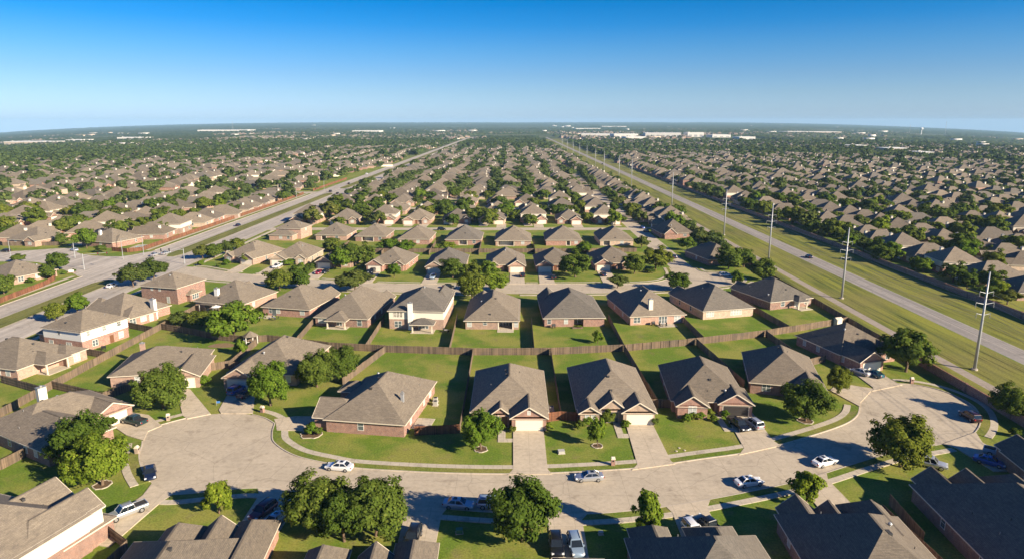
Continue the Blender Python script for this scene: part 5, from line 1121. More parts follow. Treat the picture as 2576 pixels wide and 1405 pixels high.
slab('bare_patch', catmull([(p[0] + P('T1', 2140, 1085)[0], p[1] + P('T1', 2140, 1085)[1]) for p in ((-3, -1.2), (2.6, -1.6), (3.2, .6), (.4, 2), (-2.4, 1.2))], 5, True), .006, 'soil', 0)
t = small('storage_shed', 'pale narrow storage shed at the fence corner by the path', 'shed', (93.4, 188.0), 20); g = MB(); g.box(-.9, .9, -.8, .8, 0, 2.1); g.build('walls', M['siding'], t)
g = MB(); g.poly([(-1.1, -1, 2.05), (1.1, -1, 2.05), (1.1, 0, 2.6), (-1.1, 0, 2.6)]); g.poly([(1.1, 1, 2.05), (-1.1, 1, 2.05), (-1.1, 0, 2.6), (1.1, 0, 2.6)]); g.build('roof', M['trim'], t); g = MB(); g.box(-.4, .4, -.83, -.8, .05, 1.8); g.build('door', M['white'], t)
t = small('swimming_pool', 'small back yard swimming pool inside the red fence corner', 'pool', (-173.2, 315.5), 4); g = MB(); g.box(-4.2, 3.4, -4.6, 4.6, 0, .05); g.build('deck', M['walk'], t); g = MB(); g.poly([(x, y, .056) for x, y in catmull([(-2.2, -3.2), (.6, -3.4), (2, -1), (1.4, 2.4), (-1.4, 3.2), (-2.6, .4)], 6, True)]); g.build('water', M['pool'], t)
def patio_set(loc, lb, um=None):
    t = small('patio_table', lb, 'patio table', loc, 15, 'patio furniture behind the houses')
    g = MB(); g.tube([(0, 0, .70), (0, 0, .74)], [.6, .6], 14); g.build('table_top', M['vent'], t); g = MB(); g.tube([(0, 0, 0), (0, 0, .7)], [.06, .06], 8); g.build('leg', M['black'], t)
    for k in range(4):
        a = 1.57 * k + .6; x, y = loc[0] + 1.15 * math.cos(a), loc[1] + 1.15 * math.sin(a); c = small('patio_chair', 'dark patio chair around the ' + lb.split(' by ')[0].split(' on ')[0], 'chair', (x, y, loc[2] if len(loc) > 2 else 0), math.degrees(a) + 90, 'chairs round the ' + lb.split(' by ')[0].split(' on ')[0])
        g = MB(); g.box(-.24, .24, -.24, .24, .42, .46); g.build('seat', M['black'], c); g = MB(); g.box(-.24, .24, -.26, -.22, .46, .9); g.build('backrest', M['black'], c)
        for sx in (-.2, .2):
            for sy in (-.2, .2): g = MB(); g.box(sx - .02, sx + .02, sy - .02, sy + .02, 0, .42); g.build('leg', M['black'], c)
patio_set((-70.4, 194.0, .1), 'round patio table on the slab of the peaked house'); patio_set((-18.4, 181.8), 'round patio table by the white two storey house'); patio_set((-108.2, 160.0), 'round patio table on the corner patio'); patio_set((43.2, 187.4, .1), 'round patio table on the cream chimney house slab')
def grill(loc, lb):
    t = small('barbecue_grill', lb, 'grill', loc, 20, 'barbecue grills behind the houses'); g = MB(); g.box(-.5, .5, -.28, .28, .6, .95); g.build('firebox', M['black'], t); g = MB(); g.tube([(-.5, 0, .97), (.5, 0, .97)], [.28, .28], 12); g.build('lid', M['black'], t)
    for sx in (-.42, .42): g = MB(); g.box(sx - .04, sx + .04, -.24, .24, 0, .6); g.build('leg', M['black'], t)
grill((11.8, 185.8), 'black grill against the raised planter house wall'); grill((40.6, 188.4), 'black grill by the cream chimney house wall'); grill((-104.6, 166.4), 'dark grill beside the white sided house'); grill((-111.4, 143.8), 'dark covered grill below the corner patio house')
t = small('planter_box', 'low wooden planter with green plants behind the brick house', 'planter', (18.6, 185.6), 2); g = MB(); g.box(-1.5, 1.5, -.5, .5, 0, .4); g.build('box', M['fence'], t); o = link(bpy.data.objects.new('plants', TREE_PROTO['shrub'][0]), t); o.scale = (1.3, .45, .7); o.location = (0, 0, .25)
t = small('patio_awning', 'weathered tin patio awning on thin posts by the bright bushy tree', 'awning', (-93.2, 203.4), -17); g = MB(); g.bar((-2.6, 0, 2.5), (2.6, 0, 2.5), 3.6, .08); g.build('cover', M['roof_tan'], t)
for sx in (-2.5, 2.5): g = MB(); g.box(sx - .05, sx + .05, -1.75, -1.65, 0, 2.46); g.build('post', M['white'], t)
t = small('patio_umbrella', 'open white patio umbrella beside the tin awning', 'umbrella', (-90.6, 201.6), 0); g = MB(); g.tube([(0, 0, 0), (0, 0, 2.3)], [.03, .03], 6); g.build('pole', M['metal'], t)
g = MB(); g.tube([(0, 0, 1.95), (0, 0, 2.5)], [1.5, .05], 8); g.build('canopy', M['white'], t)
t = small('corner_sign', 'low white monument sign on the planted corner', 'sign', P('T1', 690, 385), 20); g = MB(); g.box(-.9, .9, -.12, .12, .3, 1.1); g.build('panel', M['white'], t)
g = MB(); g.box(-1.4, 1.4, -.25, .25, 0, .3); g.build('base', M['wallbrick'], t)
t = small('flag', 'small yard flag on the lawn by the blue suv', 'flag', P('B1', 1562, 300), 15); g = MB(); g.tube([(0, 0, 0), (0, 0, 1.2)], [.03, .03], 6); g.build('pole', M['metal'], t); g = MB(); g.box(0, .7, -.01, .01, .55, 1.0); g.build('cloth', M['bluefab'], t)
t = small('rubbish_bin', 'dark wheeled bin beside the white garage door', 'bin', (7.0, 120.9), 5); g = MB(); g.loft([[(-.24, -.28, .05), (.24, -.28, .05), (.24, .28, .05), (-.24, .28, .05)], [(-.3, -.36, 1.0), (.3, -.36, 1.0), (.3, .36, 1.0), (-.3, .36, 1.0)]]); g.build('bin_body', M['darkvent'], t); g = MB(); g.box(-.33, .33, -.4, .4, 1.0, 1.07); g.build('lid', M['black'], t)
t = small('ladder', 'white garden ladder leaning at the long brick side wall', 'ladder', (-33.9, 119.4), -9); g = MB()
for x in (-.5, .5): g.bar((x, -.3, 0), (x, .3, 1.7), .06, .06)
for z in (.3, .7, 1.1, 1.5): g.bar((-.5, -.3 + .35 * z, z), (.5, -.3 + .35 * z, z), .05, .05)
g.build('frame', M['white'], t)
# ---------- the rest of the neighbourhood ----------
q6 = random.Random(21)
CAND = []   # (x, y, rot of the front, row phrase, ordinal key)
def vis(x, y, m=12): return y > 60 and abs(x) < .755 * y + m
ORDW = 'first second third fourth fifth sixth seventh eighth ninth tenth eleventh twelfth thirteenth fourteenth fifteenth sixteenth seventeenth eighteenth nineteenth twentieth'.split()
def ordw(i): return ORDW[i] if i < 20 else ['twenty-', 'thirty-', 'forty-', 'fifty-'][(i + 1) // 10 - 2] + (ORDW[(i + 1) % 10 - 1] if (i + 1) % 10 else 'last')
def row(pts, rot, phrase, jit=1.2):
    k = 0
    for x, y in pts:
        x += q6.uniform(-jit, jit); y += q6.uniform(-jit, jit)
        if not vis(x, y): continue
        CAND.append((x, y, rot + q6.uniform(-4, 4), phrase, k)); k += 1
# between the avenue and the parkway: rows across
rows = [(398, 0, 'row facing third street'), (438, 180, 'row behind third street houses'), (482, 0, 'row facing fourth street')]
for y, rt, ph in rows: row([(-118 + 21.5 * k, y) for k in range(9)], rt, ph + ' from the avenue')
for ci, (x, rt) in enumerate(((-116, 90), (-84, -90), (-60, 90), (-28, -90), (-4, 90), (27, -90), (50, 90))):
    row([(x + 3 * math.sin(k * .4), 522 + 17.5 * k) for k in range(62)], rt, ordw(ci) + ' file between avenue and parkway')
row([(88.5, 374 + 17.2 * k) for k in range(66)], -90, 'file along near parkway fence')
# beyond the parkway: files parallel to it
xr = [x - 12 for x in (181, 214, 240, 276, 302, 338, 364, 400, 426, 462, 490, 526, 552, 590, 616, 654, 680, 716, 744, 780, 806)]
for i, x in enumerate(xr):
    ymax = 1500 - (x - 160) * 1.0
    row([(x + 5 * math.sin(y * .006 + i * .3), y) for y in np.arange(205 + (i % 3) * 5, max(ymax, 700), 18.6)], (90 if i % 2 == 0 else -90) + 8 * math.sin(x * .02), ordw(i) + ' file beyond long brick wall', 2.2)
# left of the avenue: files bending away
xl = [-188, -226, -252, -292, -318, -358, -384, -424, -450, -490, -516, -556, -582, -622, -648, -688]
for i, x in enumerate(xl):
    y0 = 342 if i == 0 else (346 if i == 1 else 322); y1 = 1700 - (abs(x) - 180) * 1.15
    row([(x - 9 * math.sin(y * .011 + i * .2), y) for y in np.arange(y0 + (i % 3) * 5, y1, 19) if not 548 < y < 582], (-90 if i % 2 == 0 else 90) + 16 * math.sin(y0 * .02 + i), ordw(i) + ' file left of avenue fence', 2.6)
row([(-206, 252), (-230, 248), (-196, 224), (-222, 222), (-256, 316), (-282, 312), (-308, 306)], -12, 'cluster by crossing street left of avenue')
for x in (-207, -272, -338, -404, 185.5, 246, 308, 370, 432): street_y(x - 3.8, x + 3.8, 318 if x < 0 else 180, 1000, .010)
for x in (-100, -44, 11.5): street_y(x - 4, x + 4, 512, 1500, .014)
street_x(-132, 64, 456, 464, .016)
g = MB()
for (x, y, rot, _, _) in CAND:
    if math.hypot(x, y) > 1000: continue
    a = R(rot); z = land(x, y) + .05 + y * 3e-5; gl = 3.9 * (1 if int(x + y) % 2 else -1)
    pt = lambda u, v: (x + u * math.cos(a) - v * math.sin(a), y + u * math.sin(a) + v * math.cos(a), z)
    g.poly([pt(gl - 2.5, -19.5), pt(gl + 2.5, -19.5), pt(gl + 2.5, -10), pt(gl - 2.5, -10)])
tag(g.build('driveways', M['drive']), kind='structure')
CAND.sort(key=lambda c: math.hypot(c[0], c[1]))
N_IND = 298 - len(NEAR_HOUSES)
# a handful of whole houses, copied down the streets
def proto(i, loc, rot, label):
    kw = [dict(w=14.6, d=18, gl=1, brick='brick_red', roof='aged_tan'), dict(w=15.6, d=19.5, gl=-1, brick='brick_rose', roof='aged_tan'), dict(w=13.4, d=19, gl=1, brick='brick_tan', roof='aged_brown'), dict(w=16.2, d=16.5, gl=-1, brick='brick_red', roof='aged_brown'), dict(w=14, d=20.5, gl=-1, brick='brick_rose', roof='aged_grey'), dict(w=15, d=17.4, gl=1, brick='brick_tan', roof='aged_tan')][i % 6]
    w, d, gl = kw.pop('w'), kw.pop('d'), kw.pop('gl'); tall = i >= 6
    ga = (gl * w / 2 - 6.2, gl * w / 2 - .1) if gl > 0 else (-w / 2 + .1, -w / 2 + 6.2); eb = -gl * (w / 2 - 2.8); e = 5.4 if tall else 2.9
    rf = [H(-w / 2, w / 2, -d / 2 + (4 if tall else 0), d / 2, s=.62, e=e), H(*ga, -d / 2 - 2.6, 2, lo='g', s=.62), H(eb - 2.1, eb + 2.1, -d / 2 - 1, 2, lo='g', s=.72)]
    return house(label, loc, rot, rf, garage=[(1, 'S', sum(ga) / 2, 4.8, 0)], wins=[W(2, 'S', eb, 1.7, 1.6), (0, 'N', -w / 4, 2.4, 1.6, .8), (0, 'N', w / 4, 1.8, 1.9, .3), (0, 'E', 2, 1.2, 1.4, e - 2.0), (0, 'W', 1, 1.2, 1.4, e - 2.0)],
                 doors=[(0, 'S', (ga[0] if gl > 0 else ga[1]) - gl * 1.3, 1.1)], chim=(w * .22, d * .28, 1.2, 1.0, e + 3.4, 'siding') if i % 3 != 1 else None, vents=3, upper=('siding', 2.9) if tall else None, seed=i, **kw)
PROTO = {}
RC_ = {'roof_tan': 'tan', 'roof_brown': 'dark brown', 'roof_grey': 'grey brown'}
LOOK = ['tan roofed red brick house', 'wide tan roofed rose brick house', 'brown roofed pale brick house', 'brown roofed red brick house', 'grey roofed rose brick house', 'tan roofed pale brick house', 'tall two storey red brick house', 'tall two storey rose brick house']
HREF = []
for (x, y, rot, ph, k) in CAND[:N_IND]:
    i = q6.choice([0, 0, 1, 1, 2, 3, 3, 4, 5, 6, 7]); ref = f'{ordw(k)} house in {ph}'
    lb = f'{LOOK[i]}, {ordw(k)} in {ph}'
    if len(lb.split()) > 16: lb = f"{LOOK[i].replace(' house', '')}, {ref}"
    if i not in PROTO: PROTO[i] = proto(i, (x, y), rot, lb)
    else:
        o = copy_tree(PROTO[i]); o.location = (x, y, land(x, y)); o.rotation_euler = (0, 0, R(rot)); o['label'] = lb
    HREF.append((x, y, rot, ref))
# trees beside those houses
kinds = ['oak', 'oak2', 'live', 'bright', 'spread', 'oak', 'oak2']
TC = []
for (x, y, rot, ref) in HREF:
    a = R(rot)
    for dx, dy, pr, wd in ((q6.uniform(-6, 6), -15.5, .85, 'in front of'), (q6.uniform(-8, 8), 14.0, .72, 'behind'), (q6.choice([-10.5, 10.5]), q6.uniform(-6, 8), .5, 'beside')):
        if q6.random() < pr * (1.0 if x > -160 else .8): TC.append((x + dx * math.cos(a) - dy * math.sin(a), y + dx * math.sin(a) + dy * math.cos(a), wd, ref))
def clear_tree(x, y):
    if 100 < x < 154: return False
    if -167 < x < -129: return False
    if 63 < x < 73 and y > 240: return False
    return not any(abs(y - s) < 6 and -132 < x < 64 for s in (369, 460))
TC = [t for t in TC if clear_tree(t[0], t[1])]; TC.sort(key=lambda c: math.hypot(c[0], c[1]))
FARTREES = []
for (x, y, wd, ref) in TC:
    d = q6.uniform(7, 12.5); h = d * q6.uniform(.72, .95)
    if N_TREE[0] < 298:
        k = q6.choice(kinds); wd = 'before' if wd == 'in front of' else wd; T_(k + ('_mid' if math.hypot(x, y) < 330 else '_far'), (x, y), d, h, f"{ {'oak': 'round dark', 'oak2': 'dense dark', 'live': 'olive', 'bright': 'bright green', 'spread': 'wide dark'}[k]} tree {wd} {ref}")
    else: FARTREES.append((x, y, d, h))
for i, y in enumerate(np.arange(300, 640, 14)):   # trees over the near parkway fence
    x = 95 + q6.uniform(-1.5, 1.5); FARTREES.append((x, float(y) + q6.uniform(-4, 4), q6.uniform(6, 9), q6.uniform(5, 7)))

# ---------- everything farther: one mass of houses, one of trees ----------
g6 = np.random.default_rng(5)
def house_tris(w, d, e, s, gl):
    v = []; f = []; m = []
    def quad(a, b, c, dd, mi): n = len(v); v.extend([a, b, c, dd]); f.extend([(n, n + 1, n + 2), (n, n + 2, n + 3)]); m.extend([mi, mi])
    def tri(a, b, c, mi): n = len(v); v.extend([a, b, c]); f.append((n, n + 1, n + 2)); m.append(mi)
    def block(x0, x1, y0, y1, e, gable, k):
        half = (x1 - x0) / 2; xm = (x0 + x1) / 2; rz = e + s * half; o = .4; ez = e - s * o
        quad((x0, y0, 0), (x1, y0, 0), (x1, y0, e), (x0, y0, e), 1); quad((x1, y0, 0), (x1, y1, 0), (x1, y1, e), (x1, y0, e), 1); quad((x1, y1, 0), (x0, y1, 0), (x0, y1, e), (x1, y1, e), 1); quad((x0, y1, 0), (x0, y0, 0), (x0, y0, e), (x0, y1, e), 1)
        r0 = y0 - .3 if gable else y0 + half; r1 = y1 - half if y1 - half > r0 else r0
        quad((x1 + o, y0 - o, ez), (x1 + o, y1 + o, ez), (xm, r1, rz), (xm, r0, rz), 0); quad((x0 - o, y1 + o, ez), (x0 - o, y0 - o, ez), (xm, r0, rz), (xm, r1, rz), 0)
        tri((x1 + o, y1 + o, ez), (x0 - o, y1 + o, ez), (xm, r1, rz), 0)
        if gable: tri((x0, y0 - .01, e), (x1, y0 - .01, e), (xm, y0 - .01, rz), 1)
        else: tri((x0 - o, y0 - o, ez), (x1 + o, y0 - o, ez), (xm, r0, rz), 0)
    block(-w / 2, w / 2, -d / 2, d / 2, e, False, 0); a = w / 2 - 6.2 if gl > 0 else -w / 2 + .1
    block(a, a + 6.1, -d / 2 - 2.6, 1, 2.9, True, 1)
    quad((a + .7, -d / 2 - 2.64, 0), (a + 5.4, -d / 2 - 2.64, 0), (a + 5.4, -d / 2 - 2.64, 2.2), (a + .7, -d / 2 - 2.64, 2.2), 2)
    x = w * .2
    for A, B in (((x, 3), (x + 1.1, 3)), ((x + 1.1, 3), (x + 1.1, 4)), ((x + 1.1, 4), (x, 4)), ((x, 4), (x, 3))): quad((*A, e), (*B, e), (*B, e + 3.6), (*A, e + 3.6), 2)
    return np.array(v, np.float32), np.array(f, np.int32), np.array(m, np.int32)
HT = [house_tris(14.6, 18, 2.9, .62, 1), house_tris(15.8, 19, 2.9, .6, -1), house_tris(13.6, 20, 2.9, .66, 1), house_tris(14, 16, 5.4, .6, -1)]
far_h = [(x, y, rot) for (x, y, rot, _, _) in CAND[N_IND:]]
def noise2(x, y, s, seed):
    gg = np.random.default_rng(seed).random((64, 64)); u = np.asarray(x) / s; v = np.asarray(y) / s; i = np.floor(u).astype(int); j = np.floor(v).astype(int); a = u - i; b = v - j; a = a * a * (3 - 2 * a); b = b * b * (3 - 2 * b)
    G = lambda p, r: gg[p % 64, r % 64]
    return G(i, j) * (1 - a) * (1 - b) + G(i + 1, j) * a * (1 - b) + G(i, j + 1) * (1 - a) * b + G(i + 1, j + 1) * a * b
def on_road(x, y): return -166 < x < -128 or 100 < x < 153
for _ in range(9000):     # scattered estates toward the horizon
    y = 900 * math.exp(q6.uniform(0, 1.75)); x = q6.uniform(-.8, .8) * y
    if on_road(x, y): continue
    n = float(noise2(x, y, 420, 3))
    lim = .52 if x > -.1 * y else .68
    if n > lim and not any(abs(x - c[0]) < 1 for c in ()): far_h.append((x, y, q6.choice([0, 90, 180, 270]) + 40 * float(noise2(x, y, 900, 9))))
occ = set(); fh2 = []
for c in far_h:
    k = (int(c[0] // 17), int(c[1] // 17))
    if k in occ: continue
    occ.add(k); fh2.append(c)
V, F, MI = [], [], []; nv = 0; TH = []
for x, y, rot in fh2:
    v, f, m = HT[q6.choice([0, 0, 1, 1, 2, 2, 3])]; a = R(rot); c, s = math.cos(a), math.sin(a); sc = q6.uniform(.92, 1.08)
    V.append(np.stack([(v[:, 0] * c - v[:, 1] * s) * sc + x, (v[:, 0] * s + v[:, 1] * c) * sc + y, v[:, 2] + land(x, y)], 1)); F.append(f + nv); nv += len(v)
    rr = q6.choice([0, 0, 1, 2]); bb = q6.choice([3, 3, 4, 5, 6]); MI.append(np.where(m == 0, rr, np.where(m == 1, bb, 6)))
    TH.append((x, y))
tag(np_mesh('distant_houses', np.concatenate(V), np.concatenate(F), [M[k] for k in ('roof_tan', 'roof_brown', 'roof_grey', 'brick_red', 'brick_rose', 'brick_tan', 'siding')], mi=np.concatenate(MI)), 'far brown roofed brick houses massed toward the horizon', 'houses', kind='stuff')
for (x, y) in TH:
    for _ in range(2 if (q6.random() < .5 or x < -160) else 3):
        if q6.random() < (.85 if y < 1500 else .45):
            a = q6.uniform(0, 6.28); tx, ty = x + 13 * math.cos(a), y + 13 * math.sin(a)
            if clear_tree(tx, ty) and not (100 < tx < 153): d = q6.uniform(6.5, 11); FARTREES.append((tx, ty, d, d * q6.uniform(.7, .95)))
hk = set((int(x // 14), int(y // 14)) for x, y in TH) | set((int(c[0] // 14), int(c[1] // 14)) for c in CAND)
for _ in range(26000):    # woods left of the estate and between the far estates
    y = 560 + 1500 * q6.random() ** 1.3; x = q6.uniform(-.82, .82) * y
    wood = (x < -.30 * y - 60 and y > 980 + .3 * (x + .5 * y)) or (x > 0 and y > 1250) or (y > 1500)
    edge = x < -430 or (x > 330 and y > 900)
    p = .95 if (wood and x < 0) else (.6 if wood else (.22 if edge else .05))
    if q6.random() > p or on_road(x, y) or (int(x // 14), int(y // 14)) in hk: continue
    d = q6.uniform(7, 14); FARTREES.append((x, y, d, d * q6.uniform(.7, .95)))
def tile_trees(name, trees, protos, label):
    V, F = [], []; nv = 0
    for (x, y, d, h) in trees:
        v, f = protos[q6.randrange(len(protos))]; a = q6.uniform(0, 6.28); c, s = math.cos(a) * d / 2, math.sin(a) * d / 2
        V.append(np.stack([v[:, 0] * c - v[:, 1] * s + x, v[:, 0] * s + v[:, 1] * c + y, v[:, 2] * h + land(x, y) - .3], 1).astype(np.float32)); F.append(f + nv); nv += len(v)
    return tag(np_mesh(name, np.concatenate(V), np.concatenate(F), [M['leaf_far']]), label, 'trees', kind='stuff')
PA = [crown_arrays(60 + i, 26, 16, .17, s, (.26, .42)) for i, s in enumerate(('round', 'wide', 'round', 'wide'))]
PB = [crown_arrays(70 + i, 12, 7, .34, s, (.3, .5)) for i, s in enumerate(('round', 'wide', 'round'))]
tile_trees('distant_trees', [t for t in FARTREES if math.hypot(t[0], t[1]) < 900], PA, 'dark rounded trees massed between the farther roofs')
tile_trees('distant_woods', [t for t in FARTREES if math.hypot(t[0], t[1]) >= 900], PB, 'dark green woods massed before the horizon')
# continuous tree cover out to the horizon
def m_canopy():
    m = NT('woods_canopy'); p = m.pos()
    a = m.noise(m.stretch(p, 1, 1, .2), .06, 4, .7); b = m.noise(m.stretch(p, 1, 1, .2), .0022, 3)
    c = m.mix(m.ramp(a, [(.3, (0, 0, 0, 1)), (.7, (1, 1, 1, 1))]), (.022, .042, .012, 1), (.07, .095, .025, 1))
    c = m.mix(m.ramp(b, [(.45, (0, 0, 0, 1)), (.62, (.6, .6, .6, 1))]), c, (.085, .10, .035, 1))
    return m.out(c, .95, 0, .05)
M['canopy'] = m_canopy()
na, nr = 900, 430
ang = np.radians(np.linspace(-42, 42, na)); rad = 1250 * np.exp(np.linspace(0, math.log(15000 / 1250), nr))
A, Rr = np.meshgrid(ang, rad); X = Rr * np.sin(A); Y = Rr * np.cos(A)
LZ = np.vectorize(land)(X, Y)
hgt = g6.uniform(-1.0, 8.5, X.shape) * (.6 + .8 * noise2(X, Y, 60, 4)); den = .55 * noise2(X, Y, 300, 6) + .45 * noise2(X, Y, 1100, 7)
open_ = (den < np.where(X < -.1 * Y, .30, .40)) | ((Rr < 2600) & (X > -.10 * Y) & (noise2(X, Y, 420, 3) > .5)) | ((X > -175) & (X < -118) & (Y < 3000)) | ((X > 95) & (X < 160) & (Y < 3000)) | ((X > 150) & (X < 900) & (Y > 1700) & (Y < 2700) & (X < .40 * Y))
hgt = np.where(open_, -2.5, hgt) + np.maximum(0, Rr - 5000) * .0008 * noise2(X, Y, 2600, 8)
Z = LZ + hgt
idx = np.arange(na * nr).reshape(nr, na); Fc = np.stack([idx[:-1, :-1], idx[:-1, 1:], idx[1:, 1:], idx[1:, :-1]], -1).reshape(-1, 4)[:, ::-1]
tag(np_mesh('far_woods', np.stack([X, Y, Z], -1).reshape(-1, 3), Fc, [M['canopy']]), 'continuous far tree cover running to the horizon', 'trees', kind='stuff')
# specks of far roofs, yards and sheds between the woods
V, F, MI = [], [], []; nv = 0
for _ in range(80):
    y = 1500 * math.exp(q6.uniform(0, 1.9)); x = q6.uniform(-.78, .78) * y
    if on_road(x, y) or noise2(x, y, 700, 12) < .45: continue
    w_, d_, h_ = q6.uniform(12, 42) * (1 + y / 9000), q6.uniform(12, 30), q6.uniform(8, 11); z = land(x, y)
    b = [(x + sx * w_ / 2, y + sy * d_ / 2, z + zz) for zz in (0, h_) for sx, sy in ((-1, -1), (1, -1), (1, 1), (-1, 1))]
    V += b; F += [(nv + a, nv + c, nv + d, nv + e) for a, c, d, e in ((4, 5, 6, 7), (0, 1, 5, 4), (1, 2, 6, 5), (2, 3, 7, 6), (3, 0, 4, 7))]; nv += 8; MI += [q6.choice([0, 0, 1])] * 5
tag(np_mesh('distant_buildings', np.array(V), np.array(F), [M['commercial'], M['commercial_tan']], mi=MI), 'pale specks of far buildings scattered to the horizon', 'buildings', kind='stuff')
# pale commercial buildings
def shed_block(u, v, wpx, hgt_, dep, lb, m_='commercial', wings=1):
    x, y = ray_ground(u, v); z = land(x, y); w = wpx / FOC * math.hypot(y, CAM_H)
    t = thing('commercial_building', lb, 'building', (x, y, z), R(q6.uniform(-6, 6)), 'pale commercial buildings on the skyline')
    g = MB(); g.box(-w / 2, w / 2, 0, dep, -6, hgt_); g.build('wall', M[m_], t); g = MB(); g.box(-w / 2 - .4, w / 2 + .4, -.4, dep + .4, hgt_, hgt_ + .9); g.build('roof', M['white'], t)
    g = MB(); n = max(2, int(w / 18))
    n = min(n, 12)
    for k in range(n):
        c = -w / 2 + w * (k + .5) / n; g = MB(); g.box(c - w / n * .28, c + w / n * .28, -.15, 0, 1.2, hgt_ * .55); g.build('loading_door', M['vent'], t)
        if k % 3 == 0: g = MB(); g.box(c - 2, c + 2, dep * .3, dep * .3 + 4, hgt_ + .9, hgt_ + 3); g.box(c - 1, c + 1, dep * .3 + 1, dep * .3 + 3, hgt_ + 3, hgt_ + 3.4); g.build('roof_unit', M['ac'], t)
for a in ((1500, 345, 74, 11, 90, 'long white warehouse at the foot of the pole line'), (1575, 347, 60, 13, 80, 'tan box store right of the long white warehouse'), (1668, 345, 86, 14, 100, 'largest pale warehouse right of the pole line'), (1750, 345, 40, 16, 60, 'white tall fronted building beside the largest pale warehouse'),
          (1815, 346, 46, 9, 70, 'low pale building at the end of the warehouse group'), (1880, 351, 40, 8, 60, 'low white building before the eastern woods', ), (1480, 327, 62, 10, 120, 'pale warehouse beyond the first group, near the pole line'), (1545, 322, 60, 12, 150, 'distant pale warehouse above the box store'), (1600, 352, 50, 9, 60, 'pale strip building in front of the box store'),
          (70, 350, 120, 12, 90, 'tan shopping block at the far picture edge left', 'commercial_tan'), (185, 347, 40, 9, 70, 'white box store next to the tan shopping block'), (330, 345, 70, 8, 60, 'low white strip building on the far left tree line'), (560, 331, 120, 12, 160, 'long white warehouse row on the far left horizon'),
          (920, 334, 66, 10, 120, 'white warehouse beyond the avenue woods'), (2160, 373, 40, 7, 46, 'long white school building past the eastern roofs'), (2260, 384, 52, 9, 46, 'tan school building by the open field', 'commercial_tan'), (2330, 392, 34, 7, 40, 'low white building beside the tan school'), (2050, 334, 130, 9, 160, 'tan warehouse band below the eastern hills', 'commercial_tan')):
    shed_block(*a)
g = MB(); fp = [ray_ground(u, v) for u, v in ((2270, 403), (2576, 412), (2576, 400), (2420, 393), (2300, 397))]; g.poly([(x, y, land(x, y) + .9) for x, y in fp]); tag(g.build('field', M['median']), kind='structure')
for u, v, hp, lb in ((2380, 320, 46, 'tall thin radio mast on the eastern skyline'), (2290, 318, 30, 'shorter radio mast on the eastern skyline'), (585, 314, 34, 'thin radio mast on the far left skyline')):
    x, y = ray_ground(u, 318 if v > 318 else v); k = 5200 / math.hypot(x, y); x, y = x * k, y * k; t = thing('radio_mast', lb, 'mast', (x, y, land(x, y)), 0, 'radio masts on the skyline'); g = MB(); g.tube([(0, 0, 0), (0, 0, hp * 1.9)], [1.2, .5], 6); g.build('shaft', M['metal'], t); g = MB()
    for k in range(3): g.box(-2, 2, -.3, .3, hp * (1.1 + k * .3), hp * (1.1 + k * .3) + 1)
    g.build('antenna', M['metal'], t)
for u, lb in ((2318, 'white water tower on the eastern skyline'),):
    x, y = ray_ground(u, 330); t = thing('water_tower', lb, 'water tower', (x, y, land(x, y)), 0, 'water towers on the skyline'); g = MB(); g.tube([(0, 0, 0), (0, 0, 30)], [3, 2.4], 10); g.build('stem', M['white'], t); g = MB(); g.tube([(0, 0, 28), (0, 0, 32), (0, 0, 37), (0, 0, 41), (0, 0, 43)], [2.5, 8, 9.5, 7, 1], 16); g.build('tank', M['white'], t)

# ---------- light, air, camera ----------
SUN_EL, SUN_AZ = R(24.2), math.atan2(.84, -.543)
sd = Vector((math.cos(SUN_EL) * math.sin(SUN_AZ), math.cos(SUN_EL) * math.cos(SUN_AZ), math.sin(SUN_EL)))
L = bpy.data.lights.new('sun', 'SUN'); L.energy = 5.0; L.angle = R(.5); L.color = (1.0, .86, .66)
so = link(bpy.data.objects.new('sun', L)); so.rotation_euler = (-sd).to_track_quat('-Z', 'Y').to_euler(); so.location = sd * 300
w = bpy.data.worlds.new('World'); SC.world = w; w.use_nodes = True; nt = w.node_tree; nt.nodes.clear()
sky = nt.nodes.new('ShaderNodeTexSky'); sky.sky_type = 'NISHITA'; sky.sun_disc = False; sky.sun_elevation = SUN_EL; sky.sun_rotation = SUN_AZ; sky.altitude = 200; sky.air_density = 1.0; sky.dust_density = .6; sky.ozone_density = 3.0
tc = nt.nodes.new('ShaderNodeTexCoord'); sp = nt.nodes.new('ShaderNodeSeparateXYZ'); nt.links.new(tc.outputs['Generated'], sp.inputs[0])
rp = nt.nodes.new('ShaderNodeValToRGB'); nt.links.new(sp.outputs[2], rp.inputs[0]); rp.color_ramp.interpolation = 'LINEAR'
SKY_STOPS = [(0.0005, (0.4095, 0.5612, 0.9252, 1)), (0.013, (0.3591, 0.4905, 0.8037, 1)), (0.0391, (0.2912, 0.4046, 0.6241, 1)), (0.0634, (0.2232, 0.3488, 0.5490, 1)), (0.0966, (0.1296, 0.3123, 0.5216, 1)), (0.1289, (0.0374, 0.2664, 0.5062, 1)), (0.158, (0.0018, 0.2336, 0.4725, 1)), (0.3, (0.016, 0.20, 0.46, 1)), (1, (0.070, 0.18, 0.36, 1))]
e = rp.color_ramp.elements; e[0].position, e[0].color = SKY_STOPS[0]; e[1].position, e[1].color = SKY_STOPS[-1]
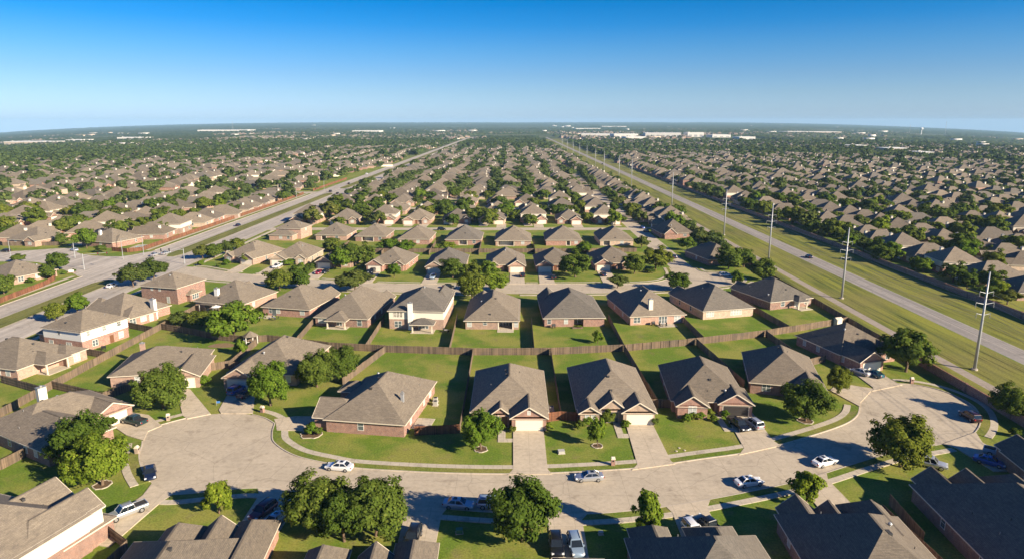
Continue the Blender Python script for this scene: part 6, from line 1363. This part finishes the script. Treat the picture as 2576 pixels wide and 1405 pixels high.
for p_, c_ in SKY_STOPS[1:-1]: k_ = e.new(p_); k_.color = c_
mx = nt.nodes.new('ShaderNodeMix'); mx.data_type = 'RGBA'; mx.blend_type = 'MULTIPLY'; mx.inputs[0].default_value = 1.0
cz = nt.nodes.new('ShaderNodeMath'); cz.operation = 'MAXIMUM'; cz.inputs[1].default_value = .004; nt.links.new(sp.outputs[2], cz.inputs[0]); cv = nt.nodes.new('ShaderNodeCombineXYZ')
nt.links.new(sp.outputs[0], cv.inputs[0]); nt.links.new(sp.outputs[1], cv.inputs[1]); nt.links.new(cz.outputs[0], cv.inputs[2]); nt.links.new(cv.outputs[0], sky.inputs[0])
nt.links.new(sky.outputs[0], mx.inputs[6]); nt.links.new(rp.outputs[0], mx.inputs[7])
bg = nt.nodes.new('ShaderNodeBackground'); bg.inputs[1].default_value = .125; nt.links.new(mx.outputs[2], bg.inputs[0])
wo = nt.nodes.new('ShaderNodeOutputWorld'); nt.links.new(bg.outputs[0], wo.inputs[0])
HAZE = 6.4e-5
if HAZE:
    hz = NT('haze_air'); pv = hz.n('ShaderNodeVolumePrincipled', Color=(.46, .74, 1.0, 1), Density=HAZE, Anisotropy=-.04); ho = hz.n('ShaderNodeOutputMaterial'); hz.t.links.new(pv.outputs[0], ho.inputs['Volume'])
    g = MB(); g.box(-14500, 14500, -200, 16200, -230, 112); tag(g.build('haze', hz.mat), kind='stuff')
cam = bpy.data.cameras.new('camera'); cam.sensor_width = 36; cam.lens = 36 * FOC / 2576; cam.clip_start = 1; cam.clip_end = 60000
co = link(bpy.data.objects.new('camera', cam)); co.location = (0, 0, CAM_H); co.rotation_euler = (R(90) - TILT, 0, 0); SC.camera = co
SC.view_settings.view_transform = 'Standard'; SC.view_settings.look = 'None'; SC.view_settings.gamma = 1; SC.view_settings.exposure = 1.12
SC.render.engine = 'CYCLES'; SC.cycles.use_denoising = True; SC.cycles.max_bounces = 6; SC.cycles.diffuse_bounces = 2; SC.cycles.transparent_max_bounces = 4; SC.cycles.volume_bounces = 0
